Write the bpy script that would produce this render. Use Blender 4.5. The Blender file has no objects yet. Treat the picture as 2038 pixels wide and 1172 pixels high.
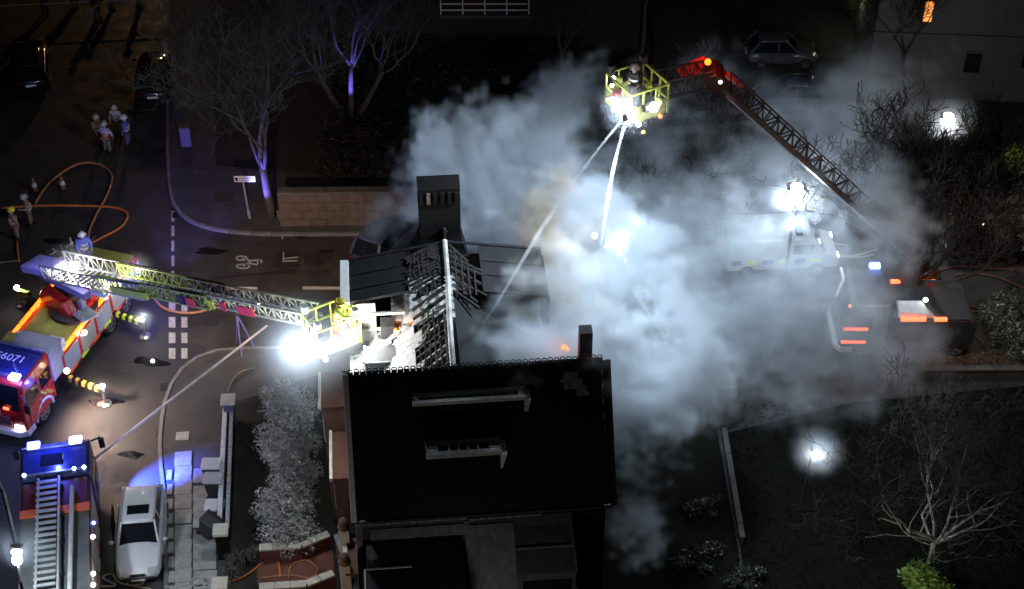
import bpy, bmesh, math, random
import numpy as np
from mathutils import Vector, Matrix, Euler
random.seed(7)
SC = bpy.context.scene
COL = SC.collection
R_ = math.radians
# ------------------------------------------------------------------ camera, world, exposure
TH = R_(40.0); FPX = 3300.0; CAM = Vector((0.0, -54.9, 46.1))
cam_d = bpy.data.cameras.new('camera'); cam = bpy.data.objects.new('camera', cam_d); COL.objects.link(cam)
cam.location = CAM; cam.rotation_euler = (R_(90) - TH, 0, 0)
cam_d.sensor_width = 36.0; cam_d.lens = 36.0 * FPX / 2038.0; cam_d.clip_start = 1.0; cam_d.clip_end = 1500.0
SC.camera = cam
world = bpy.data.worlds.new('World'); SC.world = world; world.use_nodes = True
bg = world.node_tree.nodes['Background']
bg.inputs[0].default_value = (0.55, 0.62, 0.85, 1); bg.inputs[1].default_value = 0.0022     # night sky over a town
SC.view_settings.view_transform = 'Standard'; SC.view_settings.look = 'None'
SC.view_settings.gamma = 1.0; SC.view_settings.use_curve_mapping = False; SC.view_settings.exposure = 0.0
SC.cycles.use_denoising = True; SC.cycles.denoiser = 'OPENIMAGEDENOISE'
SC.cycles.volume_bounces = 1; SC.cycles.max_bounces = 6; SC.cycles.diffuse_bounces = 2; SC.cycles.glossy_bounces = 2
SC.cycles.transparent_max_bounces = 12; SC.cycles.volume_step_rate = 1.6; SC.cycles.volume_max_steps = 512
SC.cycles.sample_clamp_indirect = 4.0; SC.cycles.sample_clamp_direct = 0.0
SC.cycles.caustics_reflective = False; SC.cycles.caustics_refractive = False
try: SC.cycles.use_light_tree = True
except Exception: pass

def G(px, py, h=0.0):
    """the point of the place at height h that the photograph shows at (px, py)"""
    u = (px - 1019) / FPX; v = (586 - py) / FPX
    s, c = math.sin(TH), math.cos(TH)
    d = Vector((u, c + v * s, -s + v * c)); t = (h - CAM.z) / d.z
    return CAM + d * t

# ------------------------------------------------------------------ lights of the place, plus added fills
def light(name, loc, power, color, radius=0.12, target=None, spot=None, blend=0.4):
    d = bpy.data.lights.new(name, 'SPOT' if spot else 'POINT'); d.energy = power; d.color = color
    d.shadow_soft_size = radius
    if spot: d.spot_size = R_(spot); d.spot_blend = blend
    o = bpy.data.objects.new(name, d); COL.objects.link(o); o.location = loc
    if target is not None:
        o.rotation_euler = (Vector(target) - Vector(loc)).to_track_quat('-Z', 'Y').to_euler()
    return o
COOL = (0.70, 0.85, 1.0); WHITE = (1.0, 0.97, 0.92); WARM = (1.0, 0.66, 0.40); BLUE = (0.06, 0.08, 1.0); AMBER = (1.0, 0.34, 0.05)
LADDER_LAMP = G(606, 695, 10.0)
light('ladder_flood_light', G(700, 660, 10.5), 420, (1.0, .985, .96), 0.15)
light('ladder_flood_light', LADDER_LAMP + Vector((-.25, -.45, .45)), 800, COOL, 0.2)
light('street_lamp_light', G(1585, 376, 7.0) + Vector((0, -.3, -.5)), 1100, COOL, 0.2)
light('smoke_fill_light', G(1300, 690, 2.2), 420, COOL, 0.3)  # added fill that brightens the smoke beside the house, no fixture
light('deck_lamp_light', G(1752, 612, 3.4), 50, COOL, 0.15)
light('cage_light', G(1236, 208, 17.0) + Vector((-.3, -.6, -.5)), 5200, COOL, 0.15, G(1000, 520, 10), 112)
light('cage_light', G(1300, 214, 17.0) + Vector((.3, -.6, -.5)), 4900, COOL, 0.15, G(1420, 660, 4), 92)
light('boom_top_light', G(1187, 468, 7.5) + Vector((0, -.4, .5)), 28, (1.0, .80, .50), 0.3)
light('street_lamp_light', G(1886, 234, 6.5) + Vector((0, -.2, -.4)), 420, WHITE, 0.15)
light('lawn_and_tree_light', G(1625, 897, 4.0) + Vector((0, -.15, .3)), 22, COOL, 0.15)
light('street_lamp_light', G(34, 1092, 6.0) + Vector((0, -.3, -.4)), 900, COOL, 0.15)
light('street_lamp_light', G(34, 1112, 6.0) + Vector((.2, -.3, -.4)), 160, COOL, 0.15)
light('truck_scene_light', G(134, 752, 1.6) + Vector((.35, -.2, .3)), 1500, (1.0, .70, .50), 0.15, G(235, 850, 0), 140, .9)
light('boom_root_light', G(152, 531, 5.6) + Vector((0, -.3, .3)), 300, WHITE, 0.12)
light('boom_light', G(228, 573, 6.0) + Vector((.1, -.2, .3)), 160, (1, 1, .85), 0.1)
light('street_and_fill_light', G(470, 470, 9.0), 3800, WARM, 0.2, G(520, 575, 0), 76, .95)
light('street_and_fill_light', G(1960, 560, 7.5), 260, WARM, 0.2)
light('street_and_fill_light', Vector((-20.5, 41.0, 8.0)), 1500, (1.0, .55, .27), 0.2)
light('street_and_fill_light', G(600, 1240, 4.5), 90, (1.0, .72, .5), 0.2)
light('street_and_fill_light', Vector((-1.5, -26.5, 8.0)), 170, (1.0, .92, .84), 0.3)  # added fill to lift the lower house roof, no lamp stands here

# ------------------------------------------------------------------ materials
MATS = {}
def mat(name, col, rough=0.6, metal=0.0, var=0.25, scale=3.0, bump=0.0, bscale=40.0, emit=0.0, ecol=None, col2=None, spec=0.4, coat=0.0, stretch=None, wet=0):
    if name in MATS: return MATS[name]
    m = bpy.data.materials.new(name); m.use_nodes = True; MATS[name] = m
    nt = m.node_tree; n = nt.nodes; L = nt.links; b = n['Principled BSDF']
    b.inputs['Roughness'].default_value = rough; b.inputs['Metallic'].default_value = metal
    b.inputs['Specular IOR Level'].default_value = spec
    if coat: b.inputs['Coat Weight'].default_value = coat
    tc = n.new('ShaderNodeTexCoord'); mp = n.new('ShaderNodeMapping'); L.new(tc.outputs['Object'], mp.inputs[0])
    if stretch: mp.inputs['Scale'].default_value = stretch
    if var > 0 or col2:
        nz = n.new('ShaderNodeTexNoise'); nz.inputs['Scale'].default_value = scale; nz.inputs['Detail'].default_value = 7
        nz.inputs['Roughness'].default_value = 0.65
        L.new(mp.outputs[0], nz.inputs['Vector'])
        rp = n.new('ShaderNodeValToRGB'); L.new(nz.outputs['Fac'], rp.inputs[0])
        rp.color_ramp.elements[0].position = 0.3; rp.color_ramp.elements[1].position = 0.72
        c2 = col2 or tuple(min(1, c * (1 + var)) for c in col); c1 = tuple(c * (1 - var) for c in col) if not col2 else col
        rp.color_ramp.elements[0].color = (*c1, 1); rp.color_ramp.elements[1].color = (*c2, 1)
        L.new(rp.outputs[0], b.inputs['Base Color'])
        mr = n.new('ShaderNodeMapRange'); L.new(nz.outputs['Fac'], mr.inputs[0])
        mr.inputs[1].default_value = .3; mr.inputs[2].default_value = .7; mr.inputs[3].default_value = wet if wet else max(0.03, rough - .12); mr.inputs[4].default_value = min(1, rough + .12); L.new(mr.outputs[0], b.inputs['Roughness'])
    else: b.inputs['Base Color'].default_value = (*col, 1)
    if bump:
        n2 = n.new('ShaderNodeTexNoise'); n2.inputs['Scale'].default_value = bscale; n2.inputs['Detail'].default_value = 5
        L.new(mp.outputs[0], n2.inputs['Vector'])
        bp = n.new('ShaderNodeBump'); bp.inputs['Strength'].default_value = bump; bp.inputs['Distance'].default_value = 0.03
        L.new(n2.outputs['Fac'], bp.inputs['Height']); L.new(bp.outputs[0], b.inputs['Normal'])
    if emit:
        b.inputs['Emission Color'].default_value = (*(ecol or col), 1); b.inputs['Emission Strength'].default_value = emit
        m.cycles.emission_sampling = 'NONE' if emit > 3 else 'AUTO'
    return m
ASPH = mat('asphalt', (.042, .04, .039), .8, var=.35, scale=.9, bump=.5, bscale=60, spec=.35, wet=.28)
ASPH2 = mat('worn_asphalt', (.05, .048, .046), .85, var=.3, scale=1.6, bump=.5, bscale=60)
PAVE = mat('pavement_tarmac', (.062, .06, .058), .85, var=.3, scale=1.3, bump=.5, bscale=50)
SLAB = mat('paving_stone', (.36, .355, .34), .8, var=.3, scale=2.2, bump=.35, bscale=30)
KERB = mat('kerb_granite', (.17, .165, .16), .75, var=.3, scale=4, bump=.3, bscale=40)
PAINT = mat('road_paint', (.42, .41, .38), .7, var=.4, scale=7, bump=.2)
SOIL = mat('soil', (.028, .026, .02), .95, var=.5, scale=3, bump=.8, bscale=20)
LAWN = mat('lawn_turf', (.010, .012, .008), .95, var=.5, scale=4, bump=1, bscale=50, spec=.05)
SLATE = mat('roof_slate', (.013, .0135, .015), .8, spec=.2, var=.35, scale=2.5, bump=.25, bscale=25)
SLATEW = mat('floodlit_slate', (.30, .30, .29), .65, var=.5, scale=2.8, bump=.4, bscale=18)  # paler copy of the roof slate, floodlight put into its colour
LEAD = mat('lead_flashing', (.24, .245, .25), .5, metal=.3, var=.35, scale=4, bump=.2)
BRICK = mat('sooty_brick', (.011, .010, .0095), .85, var=.4, scale=6, bump=.5, bscale=30, spec=.08)
REDB = mat('red_brick', (.24, .085, .05), .85, var=.35, scale=5, bump=.4, bscale=30)
STONE = mat('sandstone', (.13, .095, .072), .85, var=.35, scale=2.5, bump=.5, bscale=18)
TERRA = mat('terracotta', (.11, .055, .035), .75, var=.3, scale=4, bump=.3)
RENDER = mat('grey_render', (.10, .10, .097), .85, var=.25, scale=1.5, bump=.3)
CREAM = mat('cream_coping', (.58, .52, .43), .7, var=.2, scale=5, bump=.2)
WPAINT = mat('white_paint', (.72, .71, .69), .55, var=.12, scale=6)
CHAR = mat('charred_timber', (.016, .015, .014), .8, var=.5, scale=8, bump=.6, bscale=30, stretch=(1, 1, .2))
ASHW = mat('ash_grey_timber', (.36, .35, .33), .8, var=.4, scale=8, bump=.4, bscale=30)
BLACK = mat('black_rubber', (.012, .012, .013), .7, var=.3, scale=6)
GLASS = mat('dark_glass', (.01, .011, .014), .06, var=0, spec=.6)
STEEL = mat('bare_steel', (.42, .43, .44), .35, metal=.85, var=.25, scale=6)
DSTEEL = mat('dark_steel', (.06, .06, .065), .5, metal=.5, var=.3, scale=6)
ALU = mat('ladder_aluminium', (.55, .55, .53), .4, metal=.6, var=.2, scale=8)
REDP = mat('fire_red_paint', (.42, .022, .018), .3, var=.15, scale=4, coat=.5)
DRED = mat('dark_red_paint', (.075, .010, .008), .4, var=.25, scale=4)
HIVIS = mat('hi_vis_yellow', (.55, .66, .06), .6, var=.15, scale=8)
DECK = mat('chequer_deck_yellow', (.30, .31, .085), .6, var=.22, scale=3, bump=.25, bscale=90)
BLUEP = mat('blue_grey_panel', (.26, .29, .36), .45, var=.15, scale=3)
NAVY = mat('navy_paint', (.02, .025, .09), .35, var=.2, scale=4, coat=.3)
SILVER = mat('silver_car_paint', (.60, .61, .63), .42, metal=.05, var=.04, scale=3, coat=.25)
DCAR = mat('black_car_paint', (.014, .014, .017), .16, metal=.2, var=.1, coat=1)
GCAR = mat('grey_car_paint', (.13, .135, .15), .2, metal=.4, var=.1, coat=1)
BCAR = mat('blue_car_paint', (.08, .09, .16), .2, metal=.3, var=.1, coat=1)
PLATEW = mat('number_plate_white', (.75, .75, .72), .5, var=.1)
BARK = mat('tree_bark', (.08, .068, .056), .9, var=.4, scale=6, bump=.8, bscale=25)
BARKP = mat('pale_lit_bark', (.30, .285, .26), .85, var=.4, scale=7, bump=.5, bscale=25)  # pale bark stands in for light on the limbs
TWIG = mat('dark_twig', (.03, .027, .024), .9, var=.3, scale=6)
LEAF = mat('evergreen_leaf', (.075, .085, .055), .45, var=.5, scale=5, spec=.6)
LEAFP = mat('floodlit_hedge_leaf', (.33, .33, .30), .42, var=.45, scale=6, spec=.7)  # evergreen leaf turned pale grey to carry the floodlight
LEAFG = mat('bright_green_leaf', (.12, .20, .03), .5, var=.45, scale=6)
IVY = mat('ivy_leaf', (.024, .028, .026), .5, var=.5, scale=5, spec=.25)
WOODD = mat('dark_fence_wood', (.03, .026, .022), .85, var=.4, scale=5, stretch=(1, 1, .2))
HOSEO = mat('orange_hose', (.55, .17, .05), .6, var=.2, scale=8)
HOSEW = mat('pale_hose', (.40, .36, .30), .7, var=.25, scale=6)
SKIN = mat('skin', (.42, .27, .2), .6, var=.1)
TAN = mat('fire_kit_tan', (.23, .16, .09), .85, var=.3, scale=10)
DKIT = mat('dark_fire_kit', (.03, .03, .035), .85, var=.3, scale=10)
PURPLE = mat('blue_overalls', (.10, .09, .24), .85, var=.25, scale=10)
ORANGEK = mat('orange_kit', (.55, .10, .03), .8, var=.2, scale=10)
PALEK = mat('pale_kit', (.5, .5, .48), .8, var=.2, scale=10)
YHELM = mat('yellow_helmet', (.72, .60, .06), .3, var=.1)
WHELM = mat('white_helmet', (.78, .80, .78), .3, var=.1)
REFL = mat('reflective_tape', (.75, .76, .74), .35, metal=.2, var=.1)
REDREF = mat('red_reflective', (.85, .10, .04), .4, var=.1)
BINP = mat('dark_bin_plastic', (.03, .032, .035), .5, var=.25)
E_WHITE = mat('lit_lamp_lens', (1, 1, 1), .4, var=0, emit=45, ecol=(.95, .98, 1))
E_SOFT = mat('small_lit_lens', (1, 1, 1), .4, var=0, emit=9, ecol=(1, .98, .92))
E_BLUE = mat('lit_blue_beacon', (.1, .15, 1), .3, var=0, emit=14, ecol=(.10, .16, 1))
E_BLUEW = mat('bright_blue_beacon', (.5, .7, 1), .3, var=0, emit=9, ecol=(.45, .62, 1))
E_AMB = mat('lit_amber_strip', (1, .4, .05), .3, var=0, emit=2.6, ecol=(1, .20, .012))
E_RED = mat('lit_red_lamp', (1, .1, .05), .3, var=0, emit=5, ecol=(1, .10, .03))
E_FIRE = mat('flame', (1, .3, .05), .5, var=0, emit=2.2, ecol=(1, .22, .03))
E_WIN = mat('lit_window', (1, .5, .2), .5, var=0, emit=1.6, ecol=(1, .33, .08))

# ------------------------------------------------------------------ mesh builder
class MB:
    def __init__(s): s.v = []; s.f = []
    def quad(s, *p):
        i = len(s.v); s.v += [Vector(q) for q in p]; s.f.append(tuple(range(i, i + len(p)))); return s
    def box(s, c, d, rot=None):
        hx, hy, hz = d[0] / 2, d[1] / 2, d[2] / 2; i = len(s.v)
        for x, y, z in ((-1,-1,-1),(1,-1,-1),(1,1,-1),(-1,1,-1),(-1,-1,1),(1,-1,1),(1,1,1),(-1,1,1)):
            q = Vector((x * hx, y * hy, z * hz)); q = rot @ q if rot else q; s.v.append(Vector(c) + q)
        s.f += [tuple(i + k for k in f) for f in ((0,3,2,1),(4,5,6,7),(0,1,5,4),(1,2,6,5),(2,3,7,6),(3,0,4,7))]; return s
    def bar(s, a, b, w, h=None, up=(0, 0, 1)):
        a, b = Vector(a), Vector(b); h = h or w; t = (b - a); L = t.length
        if L < 1e-5: return s
        t /= L; u = Vector(up)
        if abs(t.dot(u)) > .98: u = Vector((1, 0, 0)) if abs(t.x) < .9 else Vector((0, 1, 0))
        y = u.cross(t).normalized(); z = t.cross(y)
        return s.box((a + b) / 2, (L, w, h), Matrix((t, y, z)).transposed())
    def hexa(s, b4, t4):
        i = len(s.v); s.v += [Vector(p) for p in b4] + [Vector(p) for p in t4]
        s.f += [tuple(i + k for k in f) for f in ((0,3,2,1),(4,5,6,7),(0,1,5,4),(1,2,6,5),(2,3,7,6),(3,0,4,7))]; return s
    def tube(s, pts, r, n=6, cap=True):
        pts = [Vector(p) for p in pts]; rs = r if isinstance(r, (list, tuple)) else [r] * len(pts)
        i0 = len(s.v); pu = None
        for k, p in enumerate(pts):
            t = (pts[min(k + 1, len(pts) - 1)] - pts[max(k - 1, 0)])
            if t.length < 1e-6: t = Vector((0, 0, 1))
            t.normalize()
            if pu is None:
                pu = Vector((0, 0, 1)) if abs(t.z) < .9 else Vector((1, 0, 0))
            y = pu.cross(t)
            if y.length < 1e-4: y = Vector((1, 0, 0)).cross(t)
            y.normalize(); z = t.cross(y); pu = z
            for j in range(n):
                a = 2 * math.pi * j / n; s.v.append(p + (y * math.cos(a) + z * math.sin(a)) * rs[k])
        for k in range(len(pts) - 1):
            for j in range(n):
                a = i0 + k * n + j; b = i0 + k * n + (j + 1) % n; s.f.append((a, b, b + n, a + n))
        if cap:
            s.f.append(tuple(i0 + j for j in range(n))[::-1]); e = i0 + (len(pts) - 1) * n; s.f.append(tuple(e + j for j in range(n)))
        return s
    def lathe(s, prof, c=(0, 0, 0), n=14, axis='z'):
        i0 = len(s.v); c = Vector(c)
        for r, z in prof:
            for j in range(n):
                a = 2 * math.pi * j / n; x, y = r * math.cos(a), r * math.sin(a)
                s.v.append(c + (Vector((x, y, z)) if axis == 'z' else Vector((x, z, y)) if axis == 'y' else Vector((z, x, y))))
        for k in range(len(prof) - 1):
            for j in range(n):
                a = i0 + k * n + j; b = i0 + k * n + (j + 1) % n
                s.f.append((a, b, b + n, a + n) if axis != 'y' else (a, a + n, b + n, b))
        s.f.append(tuple(i0 + j for j in range(n))[::-1] if axis != 'y' else tuple(i0 + j for j in range(n)))
        e = i0 + (len(prof) - 1) * n; s.f.append(tuple(e + j for j in range(n)) if axis != 'y' else tuple(e + j for j in range(n))[::-1])
        return s
    def ball(s, c, r, n=10, m=6):
        rr = r if isinstance(r, (list, tuple)) else (r, r, r)
        i0 = len(s.v); c = Vector(c)
        for k in range(1, m):
            t = math.pi * k / m
            for j in range(n):
                a = 2 * math.pi * j / n; s.v.append(c + Vector((rr[0]*math.sin(t)*math.cos(a), rr[1]*math.sin(t)*math.sin(a), rr[2]*math.cos(t))))
        for k in range(m - 2):
            for j in range(n):
                a = i0 + k * n + j; b = i0 + k * n + (j + 1) % n; s.f.append((a, a + n, b + n, b))
        tp = len(s.v); s.v.append(c + Vector((0, 0, rr[2]))); s.v.append(c - Vector((0, 0, rr[2])))
        for j in range(n):
            s.f.append((tp, i0 + j, i0 + (j + 1) % n)); e = i0 + (m - 2) * n; s.f.append((tp + 1, e + (j + 1) % n, e + j))
        return s
    def prism(s, poly, z0, z1):
        i = len(s.v); n = len(poly)
        s.v += [Vector((p[0], p[1], z0)) for p in poly] + [Vector((p[0], p[1], z1)) for p in poly]
        s.f.append(tuple(i + k for k in range(n))[::-1]); s.f.append(tuple(i + n + k for k in range(n)))
        for k in range(n): a, b = i + k, i + (k + 1) % n; s.f.append((a, b, b + n, a + n))
        return s
    def xz(s, poly, y0, y1):          # side profile (x, z) carried across y
        i = len(s.v); n = len(poly)
        s.v += [Vector((p[0], y0, p[1])) for p in poly] + [Vector((p[0], y1, p[1])) for p in poly]
        s.f.append(tuple(i + k for k in range(n))); s.f.append(tuple(i + n + k for k in range(n))[::-1])
        for k in range(n): a, b = i + k, i + (k + 1) % n; s.f.append((a, a + n, b + n, b))
        return s
    def mesh(s, name):
        me = bpy.data.meshes.new(name); me.from_pydata([tuple(q) for q in s.v], [], s.f); me.validate(); return me
    def build(s, name, m, parent=None, bevel=0.0, smooth=False, label=None, kind=None, recentre=False):
        if recentre and s.v:
            c = Vector((sum(q.x for q in s.v) / len(s.v), sum(q.y for q in s.v) / len(s.v), min(q.z for q in s.v)))
            s.v = [q - c for q in s.v]
        me = s.mesh(name)
        bm = bmesh.new(); bm.from_mesh(me); bmesh.ops.recalc_face_normals(bm, faces=bm.faces); bm.to_mesh(me); bm.free()
        me.materials.append(m)
        if smooth:
            for p in me.polygons: p.use_smooth = True
        o = bpy.data.objects.new(name, me); COL.objects.link(o)
        if recentre and s.v: o.location = c
        if parent: o.parent = parent
        if bevel:
            b = o.modifiers.new('bevel', 'BEVEL'); b.width = bevel; b.segments = 1; b.limit_method = 'ANGLE'
        if label: o['label'] = label
        if kind: o['kind'] = kind
        return o
def tag(o, label, cat, group=None):
    o['label'] = label; o['category'] = cat
    if group: o['group'] = group
    return o
def thing(name, label, cat, loc=(0, 0, 0), rz=0.0, group=None):
    o = bpy.data.objects.new(name, None); COL.objects.link(o); o.location = loc; o.rotation_euler = (0, 0, rz); o.empty_display_size = .3
    return tag(o, label, cat, group)
def struct(o): o['kind'] = 'structure'; return o
def inst(src, name, parent, loc=(0, 0, 0), rot=(0, 0, 0), scale=(1, 1, 1)):
    o = bpy.data.objects.new(name, src); COL.objects.link(o); o.parent = parent; o.location = loc; o.rotation_euler = rot; o.scale = scale; return o
def copy_tree(o, parent=None):
    c = o.copy(); COL.objects.link(c); c.parent = parent
    for ch in list(o.children): copy_tree(ch, c)
    return c
def smooth_path(pts, k=8):
    pts = [Vector(p) for p in pts]; out = []
    for i in range(len(pts) - 1):
        p0, p1, p2, p3 = pts[max(i-1,0)], pts[i], pts[i+1], pts[min(i+2,len(pts)-1)]
        for j in range(k):
            t = j / k
            out.append(.5*((2*p1)+(-p0+p2)*t+(2*p0-5*p1+4*p2-p3)*t*t+(-p0+3*p1-3*p2+p3)*t**3))
    return out + [pts[-1]]
def text(body, size, m, parent, loc, rot, name='lettering'):
    c = bpy.data.curves.new(name, 'FONT'); c.body = body; c.size = size; c.extrude = 0.004; c.align_x = 'CENTER'; c.align_y = 'CENTER'; c.materials.append(m)
    t_ = bpy.data.objects.new('t', c); COL.objects.link(t_); me = bpy.data.meshes.new_from_object(t_.evaluated_get(bpy.context.evaluated_depsgraph_get())); bpy.data.objects.remove(t_)
    o = bpy.data.objects.new(name, me); o['kind'] = 'stuff'; COL.objects.link(o); o.parent = parent; o.location = loc; o.rotation_euler = rot; return o
# ------------------------------------------------------------------ ground, road, pavements
def sheet(name, pix, z, m, h=0.0, extra=None):
    pts = [G(x, y, h) for x, y in pix] + [Vector(p) for p in (extra or [])]
    mb = MB(); mb.quad(*[Vector((p.x, p.y, z)) for p in pts]); return struct(mb.build(name, m))
def slabsheet(name, pix, z0, z1, m):
    pts = [G(x, y, z1) for x, y in pix]; mb = MB(); mb.prism([(p.x, p.y) for p in pts], z0, z1); return struct(mb.build(name, m))
mb = MB(); mb.box((0, 60, -.25), (700, 600, .4)); struct(mb.build('ground', SOIL))
mb = MB(); mb.quad((-60, -45, 0), (60, -45, 0), (60, 60, 0), (-60, 60, 0)); road = struct(mb.build('road', ASPH))
mb = MB(); mb.quad(*[Vector((p.x, p.y, .004)) for p in (G(556,500), G(596,500), G(596,532), G(538,532))]); struct(mb.build('road_patch', mat('tar_patch', (.022,.021,.02), .7, var=.3)))
KC = [(331,1215),(329,1100),(328,1000),(320,930),(318,880),(322,830),(332,785),(352,745),(384,715),(430,697),(500,692),(640,692)]
south = KC + [(1000,700),(1415,760),(1475,1100),(1490,1300),(331,1300)]
slabsheet('pavement', south, -.1, .12, PAVE)
KN = [(337,-60),(334,120),(333,250),(335,330),(340,385),(352,415),(378,438),(420,453),(480,461),(560,464),(740,463),(980,455),(1180,430)]
slabsheet('pavement', KN + [(1180,300),(1180,-60)], -.1, .12, PAVE)
slabsheet('front_garden_ground', [(468,800),(650,740),(700,745),(700,1300),(440,1300)], .05, .14, SOIL)
slabsheet('grass_bank', [(430,330),(700,352),(1180,345),(1190,-60),(420,-60)], .05, .16, SOIL)
slabsheet('lawn', [(1445,862),(1700,800),(2120,760),(2150,1320),(1490,1320)], -.1, .10, LAWN)
slabsheet('back_garden', [(1000,760),(1412,770),(1470,1100),(1485,1300),(1000,1300)], .05, .15, LAWN)
slabsheet('verge', [(1835,700),(2120,690),(2120,742),(1830,746)], -.1, .1, mat('leaf_litter_verge', (.10,.065,.045), .95, var=.6, scale=4, bump=1, bscale=20))
slabsheet('driveway', [(1890,395),(2120,380),(2120,560),(1890,515)], -.1, .06, mat('brick_drive', (.10,.06,.045), .85, var=.4, scale=3, bump=.6, bscale=15))
slabsheet('parking_bay', [(1425,320),(1600,300),(1700,130),(1700,-60),(1300,-60),(1300,260)], -.1, .05, ASPH2)
# kerbs, stone by stone
def kerb(path, name='kerb'):
    root = bpy.data.objects.new(name, None); COL.objects.link(root); struct(root)
    P_ = [G(x, y, .13) for x, y in path]; sp = smooth_path(P_, 6)
    src = None; acc = 0; a = sp[0]
    for q in sp[1:]:
        if (q - a).length >= .85:
            L = (q - a).length
            if src is None:
                b = MB(); b.box((0, 0, 0), (1, .14, .22)); src = b.mesh('kerb_stone'); src.materials.append(KERB)
            d = q - a; mid = (a + q) / 2
            inst(src, 'kerb_stone', root, (mid.x, mid.y, .045), (0, 0, math.atan2(d.y, d.x)), (L - .02, 1, 1)); a = q
    return root
kerb(KC[:]); kerb(KN[1:11])
# paving slabs beside the silver car
pv = bpy.data.objects.new('paved_footway', None); COL.objects.link(pv); struct(pv)
b = MB(); b.box((0, 0, 0), (1, 1, 1)); smesh = b.mesh('slab'); smesh.materials.append(SLAB)
rows = 15
for r in range(rows):
    y0 = 900 + r * 29; yy = y0 + 14
    for (xa, xb, off) in ((347, 382, 0), (384, 424 + r, 6)):
        if y0 < 925 and xa > 350: continue
        p = G((xa + xb) / 2, yy + off + random.uniform(-3, 3), .12); q0 = G(xa, yy, .12); q1 = G(xb, yy, .12); q2 = G(xa, yy + 29, .12)
        inst(smesh, 'slab', pv, (p.x, p.y, .125 + random.uniform(0, .012)), (random.uniform(-.01, .01), random.uniform(-.01, .01), R_(6 + random.uniform(-1.5, 1.5))), ((q1 - q0).length - .03, (q2 - q0).length - .035, .04))
for r in range(9):
    p = G(337 + r * .6, 945 + r * 29, .14); inst(smesh, 'edging_stone', pv, (p.x, p.y, .135), (0, 0, R_(5)), (.2, .5, .05))
p = G(363, 868, .12); inst(smesh, 'cover_plate', pv, (p.x, p.y, .125), (0, 0, R_(5)), (.5, .45, .03))
# painted markings
def mark(name, quads, m=PAINT, z=.006):
    mb = MB()
    for q in quads: mb.quad(*[Vector((p.x, p.y, z)) for p in (G(*c) for c in q)])
    return struct(mb.build(name, m))
gw = bpy.data.objects.new('give_way_marking', None); COL.objects.link(gw); struct(gw)
for x0, x1 in ((336, 349), (361, 373)):
    for y0 in (600, 631, 662, 693):
        if y0 == 600: dx = 1
        mb = MB(); mb.quad(*[Vector((p.x, p.y, .007)) for p in (G(x0,y0), G(x1,y0), G(x1,y0+21), G(x0,y0+21))]); mb.build('painted_bar', PAINT, gw)
cd = bpy.data.objects.new('edge_dash_marking', None); COL.objects.link(cd); struct(cd)
for y0 in (420, 449, 479, 509, 539, 569):
    mb = MB(); mb.quad(*[Vector((p.x, p.y, .007)) for p in (G(341,y0), G(347,y0), G(347,y0+21), G(341,y0+21))]); mb.build('painted_dash', PAINT, cd)
cl = bpy.data.objects.new('centre_line_marking', None); COL.objects.link(cl); struct(cl)
for x0, x1 in ((392, 512), (602, 722), (800, 920)):
    mb = MB(); mb.quad(*[Vector((p.x, p.y, .007)) for p in (G(x0,570), G(x1,571), G(x1,577), G(x0,576))]); mb.build('painted_line', PAINT, cl)
# bicycle symbol painted on the road
def ring(cx, cy, rx, ry, w=2.6, n=20):
    out = []
    for k in range(n):
        a0, a1 = 2*math.pi*k/n, 2*math.pi*(k+1)/n
        out.append([(cx+rx*math.cos(a0), cy+ry*math.sin(a0)), (cx+rx*math.cos(a1), cy+ry*math.sin(a1)), (cx+(rx-w)*math.cos(a1), cy+(ry-w)*math.sin(a1)), (cx+(rx-w)*math.cos(a0), cy+(ry-w)*math.sin(a0))])
    return out
def stroke(a, b, w=1.5):
    d = Vector((b[0]-a[0], b[1]-a[1])); n = Vector((-d.y, d.x)).normalized() * w
    return [(a[0]+n.x,a[1]+n.y),(b[0]+n.x,b[1]+n.y),(b[0]-n.x,b[1]-n.y),(a[0]-n.x,a[1]-n.y)]
mark('cycle_symbol_marking', ring(481,514,12,5.5) + ring(484,530,14,5.5) + [stroke((481,514),(500,519)), stroke((500,519),(484,530)), stroke((500,519),(516,517)), stroke((490,523),(512,527)), stroke((512,527),(514,516)), stroke((514,516),(522,519)), stroke((522,519),(519,524))])
mark('road_marking', [stroke((564,502),(564,522),1.2), stroke((564,515),(594,512),1.2), stroke((566,520),(592,519),1.2), stroke((562,462),(562,476),1.2)])
# tyre scuffs and tar seams
def cover(px, py, w, d, h=.0, m=None, name='manhole_cover'):
    p = G(px, py, h); b = MB(); b.box((0, 0, .004), (w, d, .02)); o = b.build(name, m or DSTEEL, None, bevel=.004); o.location = (p.x, p.y, h + .004); o.rotation_euler = (0, 0, R_(4)); return struct(o)
cover(446, 394, .9, .7, .12); cover(250, 735, .6, .6); cover(205, 560, .6, .6); cover(420, 640, .62, .62); cover(640, 545, .6, .6); cover(1330, 735, .6, .6)
for q in ((352, 428), (330, 770), (323, 860), (600, 470)): cover(*q, .42, .42, .0, BLACK, 'drain_grate')
for q in ([(250,640),(300,632),(318,655),(300,690),(255,684)], [(600,505),(650,500),(668,522),(610,530)], [(215,1000),(228,985),(232,1090),(216,1110)], [(120,300),(170,292),(185,330),(130,340)]):
    mb = MB(); mb.quad(*[Vector((p.x, p.y, .0035)) for p in (G(*c) for c in q)]); struct(mb.build('asphalt_patch', mat('old_patch', (.028,.027,.027), .5, var=.5, scale=2, bump=.5, bscale=50)))
WETM = mat('standing_water', (.012,.012,.013), .05, var=0, spec=.5)
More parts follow.
